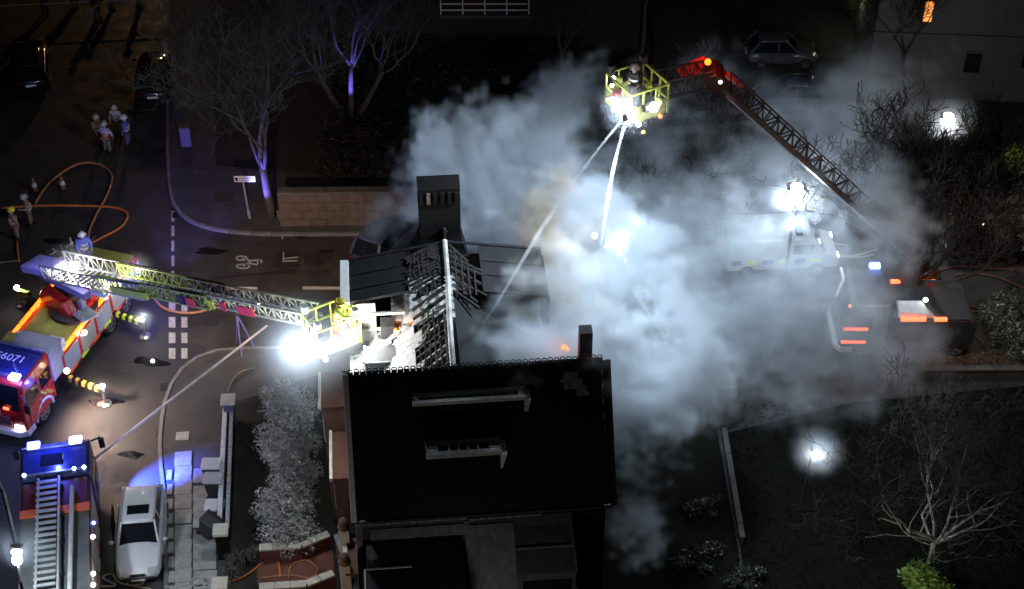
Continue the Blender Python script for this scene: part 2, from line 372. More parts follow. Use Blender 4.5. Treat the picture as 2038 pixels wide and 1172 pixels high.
for k, (px, py, rx, ry) in enumerate(((300, 720, 34, 9), (210, 800, 30, 8), (262, 905, 22, 7), (560, 610, 40, 7), (420, 500, 36, 6), (650, 500, 20, 5), (225, 1040, 5, 30), (130, 480, 40, 8), (60, 600, 18, 8))):
    rr = random.Random(k); mb = MB(); mb.quad(*[Vector((p.x, p.y, .0045)) for p in (G(px + rx*math.cos(a_)*(1 + .25*math.sin(2*a_ + k) + .15*math.sin(3*a_ + 2*k)), py + ry*math.sin(a_)*(1 + .3*math.sin(2*a_ + 3*k) + .12*math.sin(5*a_ + k))) for a_ in [6.283*j/40 for j in range(40)])]); struct(mb.build('puddle', WETM))
mark('tar_seam', [stroke((380,560),(520,545),1.5), stroke((520,545),(622,540),1.2), stroke((600,590),(660,596),2), stroke((420,552),(600,536),1)], mat('tar_seam', (.02,.019,.018), .6, var=.2), .005)

# ------------------------------------------------------------------ the burning house
HY = R_(5.094)
hs = thing('burning_house', 'large dark slate roofed house on fire, roof open to burnt rafters with smoke pouring out', 'house', (-4.92, -17.48, 0), HY)
RZ = 11.5; EV = 7.75; VF = -2.55
b = MB(); i = 0
gp = [(-2.25, 0), (2.4, 0), (2.4, 7.75), (0, 11.32), (-2.25, 7.85)]
n = len(gp); b.v = [Vector((-.02, v, z)) for v, z in gp] + [Vector((7.72, v, z)) for v, z in gp]
b.f = [tuple(range(n)), tuple(range(n, 2*n))[::-1]] + [(k, (k+1) % n, (k+1) % n + n, k + n) for k in range(n)]
b.build('wall', BRICK, hs)
def slates(name, u0, u1, a, c, rows, cols, m, hole=None, thick=.03, jit=.012, separate=False, skip=0.0):
    """courses of slates on the plane from ridge point a=(v,z) to eave point c=(v,z), between u0 and u1 (own axes)"""
    A = Vector((0, a[0], a[1])); C = Vector((0, c[0], c[1])); t = (C - A); L = t.length; t /= L
    nrm = Vector((1, 0, 0)).cross(t); nrm = nrm if nrm.z > 0 else -nrm
    mb = MB(); du = (u1 - u0) / cols; dl = L / rows
    for r in range(rows):
        off = (r % 2) * du / 2
        for k in range(cols + (1 if r % 2 else 0)):
            ua = max(u0, u0 + k * du - off); ub = min(u1, u0 + (k + 1) * du - off)
            if ub - ua < .03: continue
            if (hole and hole((ua + ub) / 2, r * dl)) or random.random() < skip: continue
            j = random.uniform(0, jit)
            p0 = A + t * (r * dl - .02) + nrm * (.01 + j); p1 = A + t * ((r + 1) * dl + .03 + random.uniform(-.012, .012)) + nrm * (.035 + j)
            b4 = [Vector((ua + .004, 0, 0)) + p0, Vector((ub - .004, 0, 0)) + p0, Vector((ub - .004, 0, 0)) + p1, Vector((ua + .004, 0, 0)) + p1]
            mb.hexa(b4, [q + nrm * thick for q in b4])
    return mb
patch = lambda u, l: (6.45 < u < 7.0 and .15 < l < .75) or (6.75 < u < 7.25 and .5 < l < 1.0)
slates('s', -.12, 7.85, (0, RZ - .1), (VF, EV), 20, 32, SLATE, patch).build('slate_course', SLATE, hs, kind='stuff')
b = MB(); b.quad((6.4, -.08, RZ - .21), (7.3, -.08, RZ - .21), (7.3, -.75, RZ - 1.19), (6.4, -.75, RZ - 1.19)); b.build('exposed_sarking', mat('pale_sarking', (.22,.22,.21), .8, var=.6, scale=5), hs)
slates('s', -.12, 7.85, (0, RZ - .1), (2.4, 7.9), 14, 26, SLATE).build('rear_slate_course', SLATE, hs, kind='stuff')
# crested ridge tiles, one by one
b = MB(); b.xz([(-.12, -.08), (-.06, .03), (.06, .03), (.12, -.08)], -.09, .09)
for k in range(10):
    a0, a1 = 2*math.pi*k/10, 2*math.pi*(k+1)/10; b.bar((0, .075*math.cos(a0), .10+.075*math.sin(a0)), (0, .075*math.cos(a1), .10+.075*math.sin(a1)), .025)
for q in b.v: q.x, q.y = q.y, q.x
rt = b.mesh('ridge_tile'); rt.materials.append(SLATE)
for k in range(41): inst(rt, 'ridge_tile', hs, (-.05 + k * .193, 0, RZ + .02 + random.uniform(-.008, .008)), (0, random.uniform(-.03, .03), random.uniform(-.06, .06)))
b = MB(); b.bar((-.2, .02, RZ + .0), (-.2, VF - .05, EV - .05), .17, .22); b.build('barge_board', WPAINT, hs, bevel=.01)
b = MB(); b.bar((-.2, .05, RZ + .0), (-.2, 2.4, 7.85), .17, .22); b.build('barge_board', WPAINT, hs, bevel=.01)
b = MB(); b.bar((7.93, 0, RZ - .03), (7.93, VF - .05, EV - .05), .14, .2); b.build('barge_board', CHAR, hs, label='charred barge board at the smoke side')
b = MB(); b.bar((-.1, VF - .06, EV - .08), (7.85, VF - .06, EV - .08), .12, .1); b.build('gutter', DSTEEL, hs)
# stacks standing on the front slope
def stack(u0, u1, v0, v1, z0, z1, flues, name, m, capm):
    b = MB(); b.box(((u0+u1)/2, (v0+v1)/2, (z0+z1)/2), (u1-u0, v1-v0, z1-z0)); o = b.build(name, m, hs, bevel=.015)
    c = MB(); t = .13
    if flues == 1:
        w = .15
        c.box(((u0+u1)/2, v0+w/2, z1+t/2), (u1-u0+.12, w, t)); c.box(((u0+u1)/2, v1-w/2, z1+t/2), (u1-u0+.12, w, t))
        c.box((u0+w/2, (v0+v1)/2, z1+t/2), (w, v1-v0-2*w, t)); c.box((u1-w/2, (v0+v1)/2, z1+t/2), (w, v1-v0-2*w, t))
    else:
        W = u1 - u0; e = .36; d = (W - 2 * e) / flues; w = .20
        c.box(((u0+u1)/2, v0+w/2, z1+t/2), (W+.1, w, t)); c.box(((u0+u1)/2, v1-w/2, z1+t/2), (W+.1, w, t))
        c.box((u0+e/2-.03, (v0+v1)/2, z1+t/2), (e, v1-v0-2*w, t)); c.box((u1-e/2+.03, (v0+v1)/2, z1+t/2), (e, v1-v0-2*w, t))
        for k in range(1, flues): c.box((u0+e+d*k, (v0+v1)/2, z1+t/2), (.07, v1-v0-2*w, t))
    c.build('chimney_cap', capm, o, bevel=.01)
    f = MB(); f.quad((u0+.03, v0+.03, z1+.01), (u1-.03, v0+.03, z1+.01), (u1-.03, v1-.03, z1+.01), (u0+.03, v1-.03, z1+.01)); f.build('flue_opening', CHAR, o)
    return o
CAPM = mat('pale_lead_cap', (.50, .50, .48), .6, var=.3, scale=5, bump=.3)
o = stack(1.85, 5.22, -.95, -.45, 9.3, 10.87, 1, 'chimney_stack', BRICK, CAPM)
b = MB(); b.hexa([(5.24,-.95,10.4),(5.36,-.95,10.37),(5.36,-.45,10.45),(5.24,-.45,10.45)], [(5.24,-.95,10.86),(5.44,-.95,10.86),(5.44,-.45,10.86),(5.24,-.45,10.86)]); b.build('side_flashing', CAPM, o)
o = stack(2.17, 4.37, -2.36, -1.7, 7.7, 9.98, 5, 'chimney_stack', BRICK, mat('weathered_cap', (.34,.34,.32), .75, var=.45, scale=6, bump=.4))
b = MB(); b.hexa([(4.38,-2.36,9.4),(4.44,-2.36,9.4),(4.44,-1.7,9.5),(4.38,-1.7,9.5)], [(4.38,-2.36,9.98),(4.58,-2.36,9.98),(4.58,-1.7,9.98),(4.38,-1.7,9.98)]); b.build('side_flashing', CAPM, o)
# middle: ridge beam, lit left slope, right slope
b = MB(); pts = smooth_path([(3.12, .05, RZ + .02), (3.14, 2, RZ + .06), (3.2, 4.2, RZ + .04), (3.22, 6.3, RZ + .05)], 5)
b.tube(pts, .09, 8); b.build('ridge_beam', mat('scorched_lead_ridge', (.40,.40,.385), .6, var=.5, scale=2, bump=.3), hs)
K = .9
def zl(u): return 11.42 - (3.1 - u) * K
lit = MB()
sroot = bpy.data.objects.new('lit_roof_slope', None); COL.objects.link(sroot); sroot.parent = hs
nr, ncw = 9, 18
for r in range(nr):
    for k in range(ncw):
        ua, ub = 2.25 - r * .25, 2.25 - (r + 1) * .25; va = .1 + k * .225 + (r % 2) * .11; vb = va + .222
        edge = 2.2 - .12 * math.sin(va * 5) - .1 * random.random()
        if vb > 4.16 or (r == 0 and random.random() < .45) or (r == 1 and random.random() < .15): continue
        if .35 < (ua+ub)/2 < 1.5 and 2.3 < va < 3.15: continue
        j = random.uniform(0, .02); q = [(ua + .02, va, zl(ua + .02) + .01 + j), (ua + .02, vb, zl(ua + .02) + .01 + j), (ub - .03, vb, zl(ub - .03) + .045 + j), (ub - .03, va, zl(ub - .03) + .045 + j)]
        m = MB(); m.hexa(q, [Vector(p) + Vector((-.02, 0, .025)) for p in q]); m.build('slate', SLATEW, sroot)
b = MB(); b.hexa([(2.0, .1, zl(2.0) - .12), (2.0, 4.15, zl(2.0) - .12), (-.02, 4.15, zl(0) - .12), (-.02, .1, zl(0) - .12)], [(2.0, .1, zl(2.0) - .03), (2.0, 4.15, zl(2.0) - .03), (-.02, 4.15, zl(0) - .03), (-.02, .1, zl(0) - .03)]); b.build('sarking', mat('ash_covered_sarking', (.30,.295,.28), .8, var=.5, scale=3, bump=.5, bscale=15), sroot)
b = MB(); b.box((-.10, 2.15, 8.55), (.16, 3.9, .16)); b.build('eaves_gutter', WPAINT, hs, bevel=.01)
# open rafters and battens
def stick(name, a, c, w, h, m, parent=hs): q = MB(); q.bar(a, c, w, h); return q.build(name, m, parent)
for k in range(10):
    v = .45 + k * .4 + random.uniform(-.05, .05); u1 = 1.9 + random.uniform(-.1, .15)
    if v < 4.2: stick('rafter', (3.08, v, 11.36), (u1, v + random.uniform(-.1, .1), zl(u1) - .05), .07, .12, CHAR if random.random() < .6 else ASHW)
for k in range(6):
    u = 2.15 + k * .165
    stick('batten', (u, .35 + random.uniform(0, .3), zl(u) + .04), (u + random.uniform(-.03, .03), 3.1 + random.uniform(-.5, .6), zl(u) + .04), .055, .045, ASHW)
for k in range(11):
    u = random.uniform(2.1, 2.85); v = random.uniform(.6, 3.9); L = random.uniform(.2, .45)
    stick('broken_batten', (u, v, zl(u) + .07), (u + L * .7, v + random.uniform(-.15, .3), zl(u + L * .7) + .09), .04, .04, ASHW if random.random() < .5 else CHAR)
def zb(u): return RZ - .05 - abs(u - 3.2) * .17
for k in range(13):
    v = 4.0 + k * .18
    a = (3.1, v + .25, zb(3.1) + .02); c = (1.85 + random.uniform(-.15, .5), v - .35, zb(1.9) + .02)
    stick('rafter', a, c, .06, .09, CHAR)
for k in range(7):
    u = 1.95 + k * .17
    
    for vv in range(3): v0_ = 3.7 + vv*.8 + random.uniform(0, .25); stick('batten', (u + random.uniform(-.04, .04), v0_, zb(u) + .07), (u + random.uniform(-.07, .07), v0_ + random.uniform(.35, .85), zb(u) + .07 - random.uniform(0, .08)), .05, .045, CHAR)
for k in range(16):
    u = random.uniform(1.9, 2.9); v = random.uniform(3.8, 5.9)
    stick('broken_batten', (u, v, zb(u) + .1), (u + random.uniform(.1, .3), v + random.uniform(-.1, .25), zb(u) + .1), .05, .05, CHAR)
for k in range(9):
    v = 3.6 + k * .3
    stick('rafter', (3.35, v + .2, zb(3.3) + .02), (4.1 + random.uniform(-.2, .5), v - .45, zb(4.2) - .1), .06, .09, CHAR)
for k in range(4):
    u = 3.5 + k * .2; stick('batten', (u, 3.6, zb(u) + .05), (u + .02, 6.0 - k * .4, zb(u) + .05), .05, .045, CHAR)
b = MB(); b.box((2.5, 5.0, 10.15), (2.4, 2.2, .12)); b.build('loft_floor', mat('ash_covered_boards', (.46,.455,.44), .8, var=.45, scale=4, bump=.5, bscale=14), hs)
b = MB(); b.box((2.55, 2.1, 9.3), (1.2, 3.9, .1)); b.build('loft_floor', mat('charred_lit_boards', (.16,.155,.15), .85, var=.6, scale=4), hs)  # charred boards paled so the gaps between battens look lit
b = MB(); b.box((3.9, 5.0, 10.15), (.38, 2.2, .12)); b.build('loft_floor', MATS['ash_covered_boards'], hs)
# back wing
def roofslab(name, us, v0, v1, zf, m, th=.1):
    q = MB(); q.hexa([(us[0], v0, zf(us[0]) - th), (us[1], v0, zf(us[1]) - th), (us[1], v1, zf(us[1]) - th), (us[0], v1, zf(us[0]) - th)], [(us[0], v0, zf(us[0])), (us[1], v0, zf(us[1])), (us[1], v1, zf(us[1])), (us[0], v1, zf(us[0]))]); return q.build(name, m, hs)
roofslab('back_roof_deck', (-.02, 1.9), 4.18, 6.3, zb, SLATE); roofslab('back_roof_deck', (4.35, 6.5), 3.9, 6.35, zb, SLATE)
for vv in (4.75, 5.5): 
    stick('roof_roll', (-.02, vv, zb(0) + .02), (1.85, vv + .02, zb(1.85) + .02), .05, .04, SLATE); stick('roof_roll', (4.4, vv, zb(4.4) + .02), (6.5, vv, zb(6.5) + .02), .05, .04, SLATE)
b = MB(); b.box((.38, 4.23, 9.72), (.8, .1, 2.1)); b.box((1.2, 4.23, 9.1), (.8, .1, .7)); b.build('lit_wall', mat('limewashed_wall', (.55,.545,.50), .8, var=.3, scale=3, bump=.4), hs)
stick('wall_ledge', (-.05, 4.14, 10.35), (1.75, 4.14, 10.35), .08, .1, WPAINT); stick('wall_ledge', (-.05, 4.12, 9.7), (1.2, 4.12, 9.7), .1, .06, WPAINT)
b = MB(); b.box((.02, 5.27, 9.6), (.1, 2.0, 2.3)); b.box((6.5, 5.1, 9.6), (.1, 2.3, 2.3)); b.box((3.2, 6.3, 9.0), (6.4, .1, 3.8)); b.box((3.25, 4.3, 4.0), (6.4, 3.6, 7.9)); b.build('back_wall', BRICK, hs)
b = MB(); b.bar((-.2, 4.1, 10.86), (-.2, 6.35, 10.86), .3, .16); b.build('parapet_coping', WPAINT, hs, bevel=.015)
stick('hip_flashing', (-.05, 6.33, zb(0) + .03), (3.2, 6.33, RZ - .02), .1, .05, SLATE); stick('hip_flashing', (3.2, 6.38, RZ - .02), (6.5, 6.38, zb(6.5) + .03), .1, .05, SLATE)
# right middle slope
def zr(u): return 11.42 - (u - 3.3) * .85
q = MB(); q.hexa([(3.35, .1, zr(3.35) - .1), (6.9, .1, zr(6.9) - .1), (6.9, 3.9, zr(6.9) - .1), (3.35, 3.9, zr(3.35) - .1)], [(3.35, .1, zr(3.35)), (6.9, .1, zr(6.9)), (6.9, 3.9, zr(6.9)), (3.35, 3.9, zr(3.35))]); q.build('right_roof_slope', SLATE, hs)
# dormers and roof boxes on the lit slope
GREYBOX = mat('grey_felt', (.13,.135,.14), .8, var=.3, scale=4, bump=.3)
b = MB(); b.box((.93, 2.72, 9.1), (1.06, .78, 1.5)); o = b.build('dormer', GREYBOX, hs, bevel=.01)
b = MB(); b.box((.36, 2.72, 9.1), (.05, .82, 1.54)); b.box((.93, 2.33, 9.82), (1.1, .04, .05)); b.build('dormer_edge', WPAINT, o)
b = MB(); b.box((1.15, 3.85, 9.95), (.46, .5, .55)); b.build('roof_box', mat('soot_box', (.06,.06,.06), .8, var=.4), hs, bevel=.01)
for k in range(9):
    u, v = random.uniform(.1, 1.9), random.uniform(3.2, 4.1)
    b = MB(); b.box((u, v, zl(u) + .12), (random.uniform(.2, .5), random.uniform(.12, .3), .05), Euler((random.uniform(-.3,.3), .6 + random.uniform(-.3,.3), random.uniform(0, 3))).to_matrix()); b.build('fallen_slate', SLATEW, hs)
# main chimney
b = MB(); b.hexa([(2.05,6.35,10.6),(4.0,6.35,10.6),(4.0,7.3,10.6),(2.05,7.3,10.6)], [(2.38,6.42,11.55),(3.8,6.42,11.55),(3.8,7.2,11.55),(2.38,7.2,11.55)]); o = b.build('chimney_base', BRICK, hs)
b = MB(); b.box((3.09, 6.8, 12.6), (1.4, .76, 2.1)); o = b.build('main_chimney', BRICK, hs, bevel=.015)
for k in range(6): 
    q = MB(); q.box((2.5 + k * .235, 6.385, 13.28), (.12, .09, .42)); q.build('dentil', STONE if k in (1,) else BRICK, o)  # one dentil in paler stone, coloured to look lit
q = MB(); q.box((3.09, 6.8, 13.62), (1.42, .78, .06)); q.build('chimney_cap', BRICK, o)
b = MB(); b.tube([(3.22, 6.38, RZ), (3.22, 6.38, RZ + .42)], [.05, .03], 6); b.ball((3.22, 6.38, RZ + .48), .075, 8, 6); b.bar((3.1, 6.38, RZ + .38), (3.34, 6.38, RZ + .38), .05); b.build('finial', CHAR, hs)
b = MB(); b.box((7.28, .55, 11.15), (.40, .42, 2.3)); b.build('side_chimney', mat('grey_chimney_brick', (.09,.09,.095), .85, var=.3, scale=6), hs, bevel=.01)
# embers, flame
def flame(loc, s, label):
    b = MB()
    for k in range(5):
        x, y = random.uniform(-.6, .6) * s, random.uniform(-.4, .4) * s; h = random.uniform(.5, 1) * s
        b.lathe([(.16*s, 0), (.22*s, h*.25), (.12*s, h*.6), (.02*s, h)], (x, y, 0), 7)
    o = b.build('flame', E_FIRE, None, smooth=True); o.location = loc; return tag(o, label, 'fire', 'flames in the roof')
def HW(u, v, z): return hs.matrix_basis @ Vector((u, v, z))
bpy.context.view_layer.update()
flame(HW(1.5, 3.6, 10.0), .2, 'small orange flame beside the dark box on the floodlit slope')
flame(HW(6.75, 1.1, 11.0), .2, 'red glow of fire in the smoke beside the right small chimney')
light('fire_glow', HW(6.6, .9, 11.4), 13, (1, .22, .06), .15); light('fire_glow', HW(1.7, 3.5, 10.5), 7, (1, .3, .08), .1)
# bays on the street side, porch
for (u0, v0, v1, zt) in ((-1.3, 4.35, 5.95, 6.0), (-1.0, 1.95, 4.1, 4.9)):
    b = MB(); b.box((u0/2, (v0+v1)/2, zt/2), (-u0, v1-v0, zt)); o = b.build('bay', TERRA, hs)
    b = MB(); b.box((u0/2-.05, (v0+v1)/2, zt+.05), (-u0+.06, v1-v0+.12, .1)); b.build('bay_roof', mat('red_felt_roof', (.10,.042,.026), .8, var=.35, scale=3), o, bevel=.01)
    b = MB(); b.box((u0-.08, (v0+v1)/2, zt+.08), (.1, v1-v0+.2, .16)); b.build('bay_cornice', CREAM, o)
    for k in range(2):
        w = MB(); w.box((u0-.012, v0+(v1-v0)*(.28+.44*k), zt-1.2), (.04, .55, 1.3)); fr = w.build('window_frame', WPAINT, o)
        g = MB(); g.box((u0-.035, v0+(v1-v0)*(.28+.44*k), zt-1.2), (.02, .45, 1.2)); g.build('pane', GLASS, fr)
for (v, z) in ((.9, 3.6), (-.4, 3.3)):
    b = MB(); b.box((-.75, v, z/2), (.36, .36, z)); o = b.build('porch_pier', CREAM, hs, bevel=.02)
    b = MB(); b.lathe([(.2, 0), (.23, .06), (.12, .12), (.17, .26), (.16, .36), (.05, .46)], (-.75, v, z), 10); b.build('pier_finial', TERRA, o, smooth=True)
b = MB(); b.box((-.75, .25, 3.0), (.16, 1.0, .12)); b.build('porch_rail', CREAM, hs, bevel=.01)
b = MB(); b.box((-.4, .2, 2.9), (.7, 1.6, .1)); b.build('porch_roof', TERRA, hs)
# ------------------------------------------------------------------ lower house in front
nb = thing('lower_house', 'lower slate roofed house below the burning one, grey roof with dark flat dormers', 'house', (-4.92, -17.48, 0), HY)
def zn(v): return 7.28 + (v + 2.42) * .75
b = MB(); b.box((3.1, -5.0, 2.2), (6.4, 5.0, 4.4)); b.build('wall', BRICK, nb)
def nslab(u0, u1, va, vb, m, name, dz=0):
    q = MB(); q.hexa([(u0, va, zn(va)-.15), (u1, va, zn(va)-.15), (u1, vb, zn(vb)-.15), (u0, vb, zn(vb)-.15)], [(u0, va, zn(va)+dz), (u1, va, zn(va)+dz), (u1, vb, zn(vb)+dz), (u0, vb, zn(vb)+dz)]); return q.build(name, m, nb)
nslab(0.0, 6.6, -2.42, -6.8, mat('grey_slate_bed', (.07,.072,.076), .7, var=.3, scale=3), 'roof')
PALES = mat('pale_grey_slate', (.20,.20,.20), .7, var=.35, scale=3, bump=.4, bscale=20)
for (u0, u1, va, vb) in ((.25, 3.25, -2.55, -2.78), (3.3, 4.75, -2.6, -5.8)):
    A = Vector((0, va, zn(va))); 
    slates('s', u0, u1, (va, zn(va)), (vb, zn(vb)), max(1, int(abs(vb - va) / .22)), int((u1 - u0) / .26), PALES).build('slate_course', PALES, nb, kind='stuff')
for (a, c) in ((( -.08, -2.42), (-.08, -6.6)),):
    q = MB(); q.bar((a[0], a[1], zn(a[1]) + .06), (c[0], c[1], zn(c[1]) + .06), .2, .16); q.build('verge_coping', PALES, nb, bevel=.01)
for k in range(13):
    q = MB(); q.bar((-.1 + k * .265, -2.4, 7.36), (.145 + k * .265, -2.4, 7.36 + random.uniform(-.01, .01)), .16, .1); q.build('ridge_cap', PALES if k % 3 else LEAD, nb, bevel=.015)
for k in range(8):
    q = MB(); q.bar((3.36 + k * .29, -2.45, 7.33 + k * .004), (3.63 + k * .29, -2.45, 7.33 + k * .004), .14, .09); q.build('ridge_cap', PALES, nb, bevel=.015)
q = MB(); q.bar((3.28, -2.5, zn(-2.5) + .06), (3.36, -6.4, zn(-6.4) + .06), .12, .08); q.build('valley_flashing', LEAD, nb)
FELT = mat('black_felt', (.016,.016,.017), .75, var=.4, scale=3)
b = MB(); b.hexa([(.12,-6.4,5.0),(3.1,-6.4,5.0),(3.1,-2.95,5.0),(.12,-2.95,5.0)], [(.12,-6.4,7.0),(3.1,-6.4,7.0),(3.1,-2.95,7.06),(.12,-2.95,7.06)]); o = b.build('flat_dormer', FELT, nb, bevel=.01)
q = MB(); q.bar((.12, -4.0, 7.04), (1.5, -4.0, 7.04), .05, .06); q.build('drip_edge', CREAM, o)
q = MB(); q.bar((.06, -6.4, 7.02), (.06, -4.0, 7.04), .06, .06); q.build('drip_edge', CREAM, o)
b = MB(); b.hexa([(4.75,-4.3,4.5),(6.55,-4.3,4.5),(6.55,-2.6,4.5),(4.75,-2.6,4.5)], [(4.75,-4.3,6.62),(6.55,-4.3,6.62),(6.55,-2.6,7.1),(4.75,-2.6,7.1)]); o = b.build('box_dormer', mat('grey_felt_dark', (.085,.087,.09), .8, var=.3, scale=3), nb, bevel=.01)
q = MB(); q.bar((4.72, -3.45, 6.9), (6.58, -3.45, 6.9), .05, .05); q.bar((6.57, -4.3, 6.66), (6.57, -2.6, 7.13), .05, .05); q.build('felt_roll', LEAD, o)
q = MB(); q.box((5.65, -4.32, 5.9), (1.5, .03, .9)); q.build('dormer_window', GLASS, o)
# ------------------------------------------------------------------ vehicles
def wheel_mesh():
    t = MB(); t.lathe([(.20, -.1), (.30, -.11), (.33, -.06), (.33, .06), (.30, .11), (.20, .1)], n=18, axis='y'); tm = t.mesh('tyre'); tm.materials.append(BLACK)
    r = MB(); r.lathe([(.05, .085), (.21, .105), (.21, -.105), (.05, -.085)], n=14, axis='y')
    for k in range(5):
        a = 2*math.pi*k/5; r.bar((0, .1, 0), (.2*math.cos(a), .1, .2*math.sin(a)), .05, .04, (0, 1, 0)); r.bar((0, -.1, 0), (.2*math.cos(a), -.1, .2*math.sin(a)), .05, .04, (0, 1, 0))
    rm = r.mesh('rim'); rm.materials.append(STEEL)
    for p in tm.polygons: p.use_smooth = True
    return tm, rm
TYRE, RIM = wheel_mesh()
def wheel(root, x, y, r, w=1.0):
    o = inst(TYRE, 'wheel', root, (x, y, r), (0, 0, 0), (r / .33, w, r / .33)); inst(RIM, 'rim', o); return o
def loft(secs):
    b = MB(); n = len(secs[0])
    for s in secs: b.v += [Vector(p) for p in s]
    for k in range(len(secs) - 1):
        for j in range(n): a = k*n+j; c = k*n+(j+1) % n; b.f.append((a, c, c+n, a+n))
    b.f.append(tuple(range(n))[::-1]); b.f.append(tuple((len(secs)-1)*n+j for j in range(n))); return b
def car(name, label, loc, rz, paint, L=4.2, W=1.74, H=1.44, group='parked cars', sunroof=False, plate=True, rearlit=None, cat='car'):
    root = thing(name, label, cat, loc, rz, group); h = L / 2; w = W / 2
    st = [(-h, .84*w, .40, .80), (-h+.10, .93*w, .24, .90), (-h*.72, w, .20, .95), (-h*.2, w, .19, .93), (h*.28, w, .19, .93), (h*.48, w*.99, .19, .92), (h*.74, .95*w, .22, .83), (h-.14, .87*w, .25, .72), (h, .74*w, .38, .58)]
    secs = [[(x, -ww*.96, zb), (x, -ww, zb+.2*(zt-zb)+.1), (x, -ww*.97, zt-.12), (x, -ww*.86, zt), (x, 0, zt+.03), (x, ww*.86, zt), (x, ww*.97, zt-.12), (x, ww, zb+.2*(zt-zb)+.1), (x, ww*.96, zb)] for x, ww, zb, zt in st]
    b = loft(secs); o = b.build('body', paint, root, smooth=True)
    o.modifiers.new('sub', 'SUBSURF').levels = 1; o.modifiers['sub'].render_levels = 1
    cb = [(-h+.12, .80*w, .90), (h*.42, .82*w, .91)]; ct = [(-h+.62, .68*w, H-.03), (h*.06, .66*w, H-.02)]
    b = MB(); b.hexa([(cb[0][0], -cb[0][1], .88), (cb[1][0], -cb[1][1], .88), (cb[1][0], cb[1][1], .88), (cb[0][0], cb[0][1], .88)], [(ct[0][0], -ct[0][1], ct[0][2]), (ct[1][0], -ct[1][1], ct[1][2]), (ct[1][0], ct[1][1], ct[1][2]), (ct[0][0], ct[0][1], ct[0][2])])
    b.build('cabin_glass', GLASS, root, bevel=.02)
    b = loft([[(x, -y, z), (x, -y*.8, z+.035), (x, 0, z+.05), (x, y*.8, z+.035), (x, y, z)] for x, y, z in ((ct[0][0]-.06, .68*w, H-.06), (ct[0][0]+.15, .72*w, H-.02), (0-.2, .72*w, H), (ct[1][0], .69*w, H-.03), (ct[1][0]+.12, .67*w, H-.09))]); b.build('roof', paint, root, smooth=True)
    p = MB()
    for s in (-1, 1):
        p.bar((cb[1][0], s*cb[1][1], .90), (ct[1][0]+.05, s*ct[1][1]*1.02, H-.04), .07); p.bar((cb[0][0]+.03, s*cb[0][1], .9), (ct[0][0]-.03, s*ct[0][1]*1.02, H-.04), .12)
        p.bar((-.25, s*.815*w, .9), (-.3, s*.69*w, H-.03), .06)
    p.build('pillars', paint, root, kind='stuff')
    if sunroof:
        b = MB(); b.box((ct[1][0]-.42, 0, H+.03), (.42, .78, .10)); b.build('sunroof', GLASS, root, bevel=.01)
    for s in (-1, 1):
        b = MB(); b.ball((h*.36, s*(w+.09), .98), (.07, .10, .07), 8, 6); b.build('door_mirror', paint, root, smooth=True)
        b = MB(); b.hexa([(h-.22, s*.80*w, .56), (h-.03, s*.72*w, .56), (h-.03, s*.42*w, .56), (h-.16, s*.42*w, .56)], [(h-.34, s*.80*w, .74), (h-.13, s*.71*w, .68), (h-.10, s*.42*w, .69), (h-.22, s*.42*w, .75)]); b.build('headlight', mat('headlight_glass', (.6, .62, .64), .12, metal=.4, var=.1), root, bevel=.01)
        b = MB(); b.box((-h+.05, s*.70*w, .78), (.1, .22, .16)); b.build('tail_light', mat('tail_light_red', (.10, .008, .008), .3, var=.1), root, bevel=.01)
        b = MB(); b.box((-.02, s*(w-.005), .6), (1.0, .03, .5)); b.box((-.95, s*(w-.012), .6), (.75, .03, .46)); b.build('door', paint, root, bevel=.01)
        for x in (-.42, -1.22): q = MB(); q.box((x, s*(w+.02), .78), (.16, .03, .03)); q.build('door_handle', paint, root)
        for x in (h*.62, -h*.60): wheel(root, x, s*(w-.09), .31)
    b = MB(); b.box((h+.0, 0, .46), (.10, 1.3*w, .10)); b.build('bumper', BLACK, root, bevel=.02)
    b = MB(); b.box((h-.01, 0, .62), (.06, .6*w, .10)); b.build('grille', BLACK, root, bevel=.01)
    b = MB(); b.box((-h-.005, 0, .62), (.03, .52, .11)); b.build('number_plate', PLATEW, root)
    b = MB(); b.box((h+.05, 0, .44), (.02, .5, .10)); b.build('number_plate', PLATEW, root)
    return root
car('silver_car', 'silver hatchback with dark sunroof parked at the kerb facing down the street', (-13.53, -14.15, 0), math.atan2(-3.59, .40), SILVER, sunroof=True)
car('dark_car', 'black car facing away at the far left end of the side street', G(62, 128, .5).to_2d().to_3d(), R_(103), DCAR, L=4.5, W=1.8, H=1.5)
car('dark_car', 'dark car with a bluish lit rear plate standing under the bare tree twigs', G(308, 150, .5).to_2d().to_3d(), R_(97), DCAR, L=4.5, W=1.8, H=1.5)
car('dark_car', 'dark rounded car in the topmost parking bay behind the smoke', G(1556, 98, .7).to_2d().to_3d(), R_(0), GCAR, L=3.7, W=1.7, H=1.5)
car('blue_grey_car', 'blue grey car half veiled by smoke below the topmost parked car', G(1570, 186, .7).to_2d().to_3d(), R_(178), BCAR, L=3.6, W=1.7, H=1.5)
car('small_car', 'small black rounded car on the brick drive beside the big dark tree', G(1960, 482, .7).to_2d().to_3d(), R_(2), DCAR, L=3.5, W=1.65, H=1.5)
car('blue_car', 'dark blue car behind the gable, veiled by thin smoke near the chimney', G(768, 478, .6).to_2d().to_3d(), R_(62), BCAR, L=3.9, W=1.7, H=1.55)

